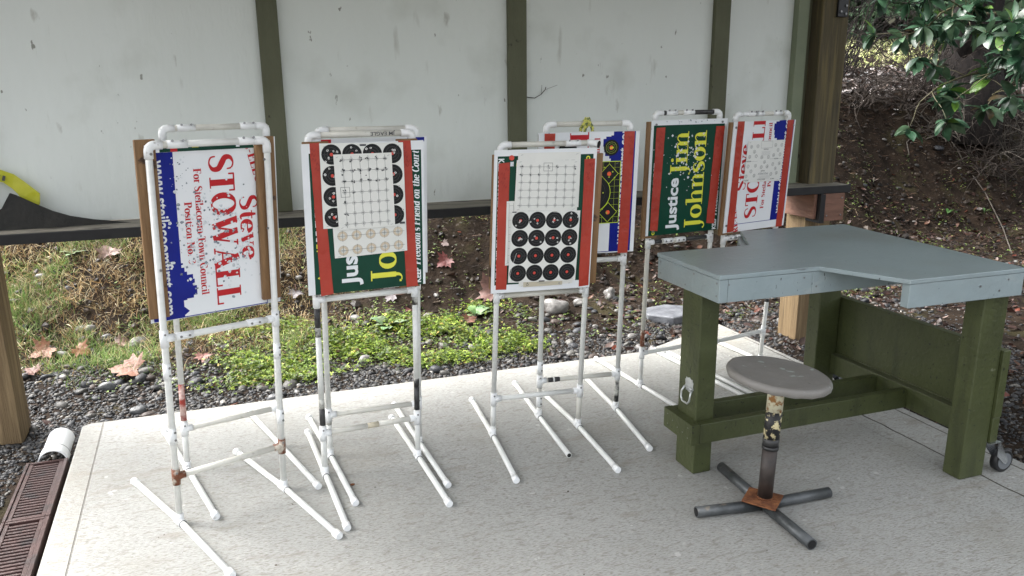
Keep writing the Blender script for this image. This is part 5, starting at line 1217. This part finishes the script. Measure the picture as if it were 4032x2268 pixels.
# ------------------------------------------------------------------ trees, shrubs and forest
def branch_path(p0, d0, L, n, wig, droop, r):
    p = Vector(p0); d = Vector(d0).normalized(); out = [p.copy()]
    for i in range(n):
        d = (d+Vector((r.gauss(0, wig), r.gauss(0, wig), r.gauss(0, wig)-droop))).normalized(); p = p+d*L/n; out.append(p.copy())
    return out
gl_v, gl_f = leaf_template(5, 1., .44, .25, -.35)
def leaf_cloud(name, parent, pts, dirs, size, cols, w, mname='leaf_gloss', tilt=.5):
    n = len(pts); pos = np.array(pts); R = rots(n, tilt); 
    # orient leaf x axis along dir
    X = np.array(dirs); X /= np.linalg.norm(X, axis=1)[:, None]+1e-9; up = np.array([0, 0, 1.])+rng.normal(0, .35, (n, 3)); Y = np.cross(up, X); Y /= np.linalg.norm(Y, axis=1)[:, None]+1e-9; Z = np.cross(X, Y)
    R = np.stack([X, Y, Z], 2); s = size*rng.uniform(.7, 1.25, n)
    tv = [(a+.5, b, c) for a, b, c in gl_v]
    return scatter_obj(name, tv, gl_f, mname, pos, R, np.stack([s, s*rng.uniform(.8, 1.2, n), s], 1), pal(n, cols, w, .2), parent=parent)
def broadleaf(name, base, spec, label, size=.115, seed=1, bark='bark', cols=None, trunk=None, cat='tree', group=None):
    """spec: list of limbs (start, direction, length, n clusters)"""
    r = random.Random(seed); t = thing(name, base, label, cat, group)
    m = MB(); tr = trunk
    for path, r0, r1, mm in tr: m.tube(path, 0, mm, 14, radii=[r0+(r1-r0)*k/(len(path)-1) for k in range(len(path))])
    m.build('trunk', t); pts = []; dirs = []; m = MB()
    for (p0, d0, L, ncl, r0) in spec:
        path = branch_path(p0, d0, L, 8, .09, .012, r); m.tube(path, 0, 'bark_olive', 7, radii=[r0*(1-.8*k/8) for k in range(9)])
        for c in range(ncl):
            k = r.uniform(.35, 1.)*8; i = min(7, int(k)); q = path[i].lerp(path[i+1], k-i); sub = branch_path(q, (path[i+1]-path[i]).normalized()+Vector((r.gauss(0, .7), r.gauss(0, .7), r.gauss(-.1, .5))), r.uniform(.12, .35), 4, .15, .04, r)
            m.tube(sub, 0, 'bark_olive', 5, radii=[.004, .0035, .003, .0025, .002]); e = sub[-1]; ax = (sub[-1]-sub[-2]).normalized()
            for j in range(r.randint(7, 12)):
                a = j*2.4; v = ax.orthogonal().normalized(); v.rotate(Matrix.Rotation(a, 3, ax)); d = (v+ax*r.uniform(.0, .7)+Vector((0, 0, -.35))).normalized(); o_ = sub[-1]-ax*r.uniform(0, .05)
                pts.append(tuple(o_)); dirs.append(tuple(d))
    m.build('branches', t)
    leaf_cloud('foliage', t, pts, dirs, size, cols or [(.025, .065, .035), (.045, .10, .055), (.08, .14, .08), (.12, .24, .04), (.08, .06, .03)], [4, 4, 2.5, .8, .2])
    return t
# positions are metres in the scene; the leafy limbs reach in over the bank from the right
def ray_pt(px, py, dist):      # where a bearing from the viewpoint (0,0,1.58) meets a given distance: gives plain world metres
    d = (_f+_r*((px-2016)/FPX)-_u2*((py-1134)/FPX)); return Vector((0, 0, CAMH))+d*dist
tb = Vector((8.35, 7.2, terr(8.35, 7.2)))
trunkA = [([tb+Vector((0, 0, -.2)), tb+Vector((.05, .05, .5)), tb+Vector((-.02, .1, 1.3)), tb+Vector((.25, .1, 2.4)), tb+Vector((.3, .1, 4.5))], .40, .20, 'bark_dark'), ([tb+Vector((-.1, 0, .7)), tb+Vector((-.35, -.1, 1.3)), tb+Vector((-.45, -.1, 2.0)), tb+Vector((-.5, 0, 3.4))], .13, .06, 'bark_dark'), ([tb+Vector((.1, 0, .4)), tb+Vector((.8, -.2, 1.1)), tb+Vector((1.3, -.3, 2.2))], .16, .09, 'bark_dark')]
lim = []
for (px, py, dist, tx, ty, n_, L) in ((3900, -40, 6.7, 3600, 60, 7, 1.2), (4080, 90, 6.4, 3780, 60, 9, 1.),(3980, 60, 6.9, 3640, 40, 7, 1.7), (4100, 200, 6.6, 3640, 60, 6, 1.7), (4150, 260, 6.6, 3620, 130, 7, 1.5), (4200, 270, 6.6, 3850, 215, 7, 1.2), (4100, -60, 6.6, 3760, 10, 7, 1.4), (4250, 120, 6.2, 3900, 90, 7, 1.0), (4200, 0, 6.4, 3600, -60, 8, 2.), (4300, 200, 6., 4000, 130, 8, 1.)):
    a = ray_pt(px, py, dist); b = ray_pt(tx, ty, dist-.7); lim.append((a, (b-a).normalized(), (b-a).length*1.05, n_, .016))
broadleaf('broadleaf_tree', tuple(tb), lim, 'dark leaning tree with glossy evergreen leaves at the upper right of the bank', .145, 4, trunk=trunkA)
def bare_shrub(base, h, n, label, seed, spread=.8, mm='bark', name='bare_shrub', r0=.0075):
    n = int(n*2.2)
    r = random.Random(seed); t = thing(name, tuple(base), label, 'shrub', 'bare twiggy shrubs on the bank'); m = MB()
    for k in range(n):
        a = r.uniform(0, 6.28); p = branch_path(Vector(base)+Vector((r.gauss(0, .12), r.gauss(0, .12), -.03)), (math.cos(a)*spread, math.sin(a)*spread, 1), h*r.uniform(.6, 1.2), 9, .16, .03, r)
        rr_ = r0*r.uniform(.6, 1.3); m.tube(p, 0, mm, 5, radii=[rr_*(1-.8*i/9) for i in range(10)])
        for q in range(5):
            i = r.randint(2, 8); s_ = branch_path(p[i], (p[i]-p[i-1]).normalized()+Vector((r.gauss(0, .8), r.gauss(0, .8), r.gauss(0, .6))), h*r.uniform(.2, .5), 6, .2, .02, r); m.tube(s_, 0, mm, 4, radii=[rr_*.5*(1-.7*j/6) for j in range(7)])
    m.build('twigs', t)
for i, (x, y, h, n_, lab, mm, sp_) in enumerate(((7.2, 8.4, 2.1, 12, 'bare dark shrub just right of the weathered post top', 'bark_dark', .9), (6.6, 8.1, 1.3, 10, 'low bare shrub close beside the weathered post', 'bark', .9), (8.0, 7.6, 1.2, 18, 'dense tangle of bare stems left of the dark tree trunk', 'bark', .5), (8.8, 6.9, 1.0, 14, 'bare grey stems tumbling down below the dark tree', 'bark_pale', .9), (7.9, 7.1, .6, 10, 'pale arching twigs on the upper bank face', 'bark_pale', 1.2), (9.6, 7.0, 1.5, 12, 'bare shrub at the far right edge of the bank', 'bark', .9), (8.3, 9.3, 2.6, 12, 'taller bare bush standing on top of the bank', 'bark_dark', .6), (9.2, 8.6, 1.6, 12, 'bare bush behind the dark tree trunk', 'bark', .8), (6.9, 7.5, .8, 16, 'low brown twig tangle on the bank face nearest the post', 'bark', 1.3), (7.6, 7.5, .9, 14, 'sprawling brown stems in the middle of the bank face', 'bark', 1.4), (8.3, 6.7, .8, 14, 'thin stems trailing down the right of the bank face', 'bark', 1.3), (7.0, 9.0, 1.5, 12, 'bare hedge plant on the bank top behind the post', 'bark_dark', 1.))):
    bare_shrub((x, y, terr(x, y)), h, n_, lab, 30+i, sp_, mm)
# pale roots hanging down the bank face
for i, (pts, lab) in enumerate(((((3830, 690), (3880, 760), (3950, 900), (3985, 1000)), 'long pale root curving down the right side of the bank'), (((3575, 480), (3590, 540), (3570, 560), (3580, 610)), 'short crooked pale root below the shrubs'), (((3720, 520), (3770, 590), (3790, 630)), 'thin pale root left of the long one'))):
    m = MB(); P_ = []
    for px, py in pts:
        d = (_f+_r*((px-2016)/FPX)-_u2*((py-1134)/FPX)); t = 3.
        while t < 14:
            q = Vector((0, 0, CAMH))+d*t
            if q.z < terr(q.x, q.y)+.03: break
            t += .02
        P_.append(tuple(q))
    m.tube(P_, .006, 'bark_pale', 6); o = m.build('root'); tag(o, lab, 'root')
def conifer(x, y, h, seed, label, dens=1., name='conifer_tree', low=.05, cols=None):
    r = random.Random(seed); z0 = terr(min(x, 14), y); t = thing(name, (x, y, z0), label, 'tree', 'trees beyond the bank'); m = MB()
    m.tube([(x, y, z0-.3), (x+.1, y, z0+h*.5), (x, y, z0+h)], 0, 'bark', 10, radii=[h*.022, h*.014, .02]); m.build('trunk', t)
    pts = []; dirs = []; m = MB(); nb = int(70*dens)
    for k in range(nb):
        f_ = low+(1-low)*(k/nb); a = k*2.4+r.uniform(-.4, .4); L = (1-f_)*h*.30*r.uniform(.7, 1.15)+.25; p0 = Vector((x, y, z0+h*f_))
        p = branch_path(p0, (math.cos(a), math.sin(a), .12), L, 6, .07, .06, r); m.tube(p, 0, 'bark', 4, radii=[.02*(1-.8*i/6) for i in range(7)])
        for i in range(int(34*dens)):
            q = r.uniform(.15, 1)*6; j = min(5, int(q)); c = p[j].lerp(p[j+1], q-j); v = Vector((r.gauss(0, 1), r.gauss(0, 1), r.gauss(-.3, .5))).normalized()
            pts.append(tuple(c+v*r.uniform(0, .22))); dirs.append(tuple((v+(p[j+1]-p[j]).normalized()*1.2)))
    m.build('branches', t)
    leaf_cloud('foliage', t, pts, dirs, .30, cols or [(.07, .14, .07), (.12, .21, .11), (.18, .27, .17)], [3, 3, 1.5], 'needles')
for i, (x, y, h, lab) in enumerate(((15.5, 18.5, 9, 'conifer seen just right of the post top'), (19.5, 20, 10, 'conifer behind the bare bush'), (22, 17.5, 9, 'conifer behind the glossy leaves'), (24.5, 15, 9, 'conifer beyond the dark leaning trunk'), (27, 12.5, 9, 'conifer at the far right edge'), (17.5, 23, 12, 'taller conifer in the second row'), (12.5, 20, 9, 'conifer mostly hidden behind the post'))):
    conifer(x, y, h, 50+i, lab, 1.)
# far wood behind them, one mass
n = 26000; a = rng.uniform(-.2, 1.35, n); d = rng.uniform(27, 36, n); pos = np.stack([np.sin(a)*d, np.cos(a)*d, rng.uniform(1.5, 11, n)], 1)
scatter_obj('far_wood', lv, lf, 'needles', pos, rots(n, 1.2), np.stack([rng.uniform(.4, 1., n)]*3, 1), pal(n, [(.08, .13, .08), (.13, .19, .11), (.19, .24, .16), (.24, .23, .17)], [3, 3, 2, 1]))
tag(bpy.data.objects['far_wood'], 'distant wood closing off the view', kind='stuff')
# unseen trees added for their shade on the right bank, crowns above the frame
def added_shade_tree(x, y, seed, label, z0, z1, nb):
    r = random.Random(seed); tb2 = Vector((x, y, terr(x, y))); t = thing('added_shade_tree', tuple(tb2), label, 'tree'); m = MB()
    m.tube([tb2+Vector((0, 0, -.2)), tb2+Vector((.1, 0, 2)), tb2+Vector((0, 0, 5)), tb2+Vector((0, -.4, 7))], 0, 'bark', 12, radii=[.16, .13, .10, .05]); m.build('trunk', t)
    pts = []; dirs = []; m = MB()
    for k in range(nb):
        a = k*2.4; p = branch_path(tb2+Vector((0, -.1, z0+(z1-z0)*(k/nb))), (math.cos(a), math.sin(a), .25), r.uniform(2.5, 4.6), 7, .1, .02, r); m.tube(p, 0, 'bark', 5, radii=[.04*(1-.8*i/7) for i in range(8)])
        for i in range(75):
            q = r.uniform(.2, 1)*7; j = min(6, int(q)); c = p[j].lerp(p[j+1], q-j); v = Vector((r.gauss(0, 1), r.gauss(0, 1), r.gauss(0, .6))).normalized(); pts.append(tuple(c+v*r.uniform(0, .5))); dirs.append(tuple(v))
    m.build('branches', t); leaf_cloud('foliage', t, pts, dirs, .34, [(.03, .08, .03), (.05, .11, .04)], [1, 1])
added_shade_tree(7.2, 9.6, 99, 'unseen tall tree added so its crown shades the right side of the bank', 3.2, 7., 30)
added_shade_tree(9.2, 3.6, 98, 'unseen tall tree added right of the shelter, crown shading the bank', 3.4, 7.4, 60)
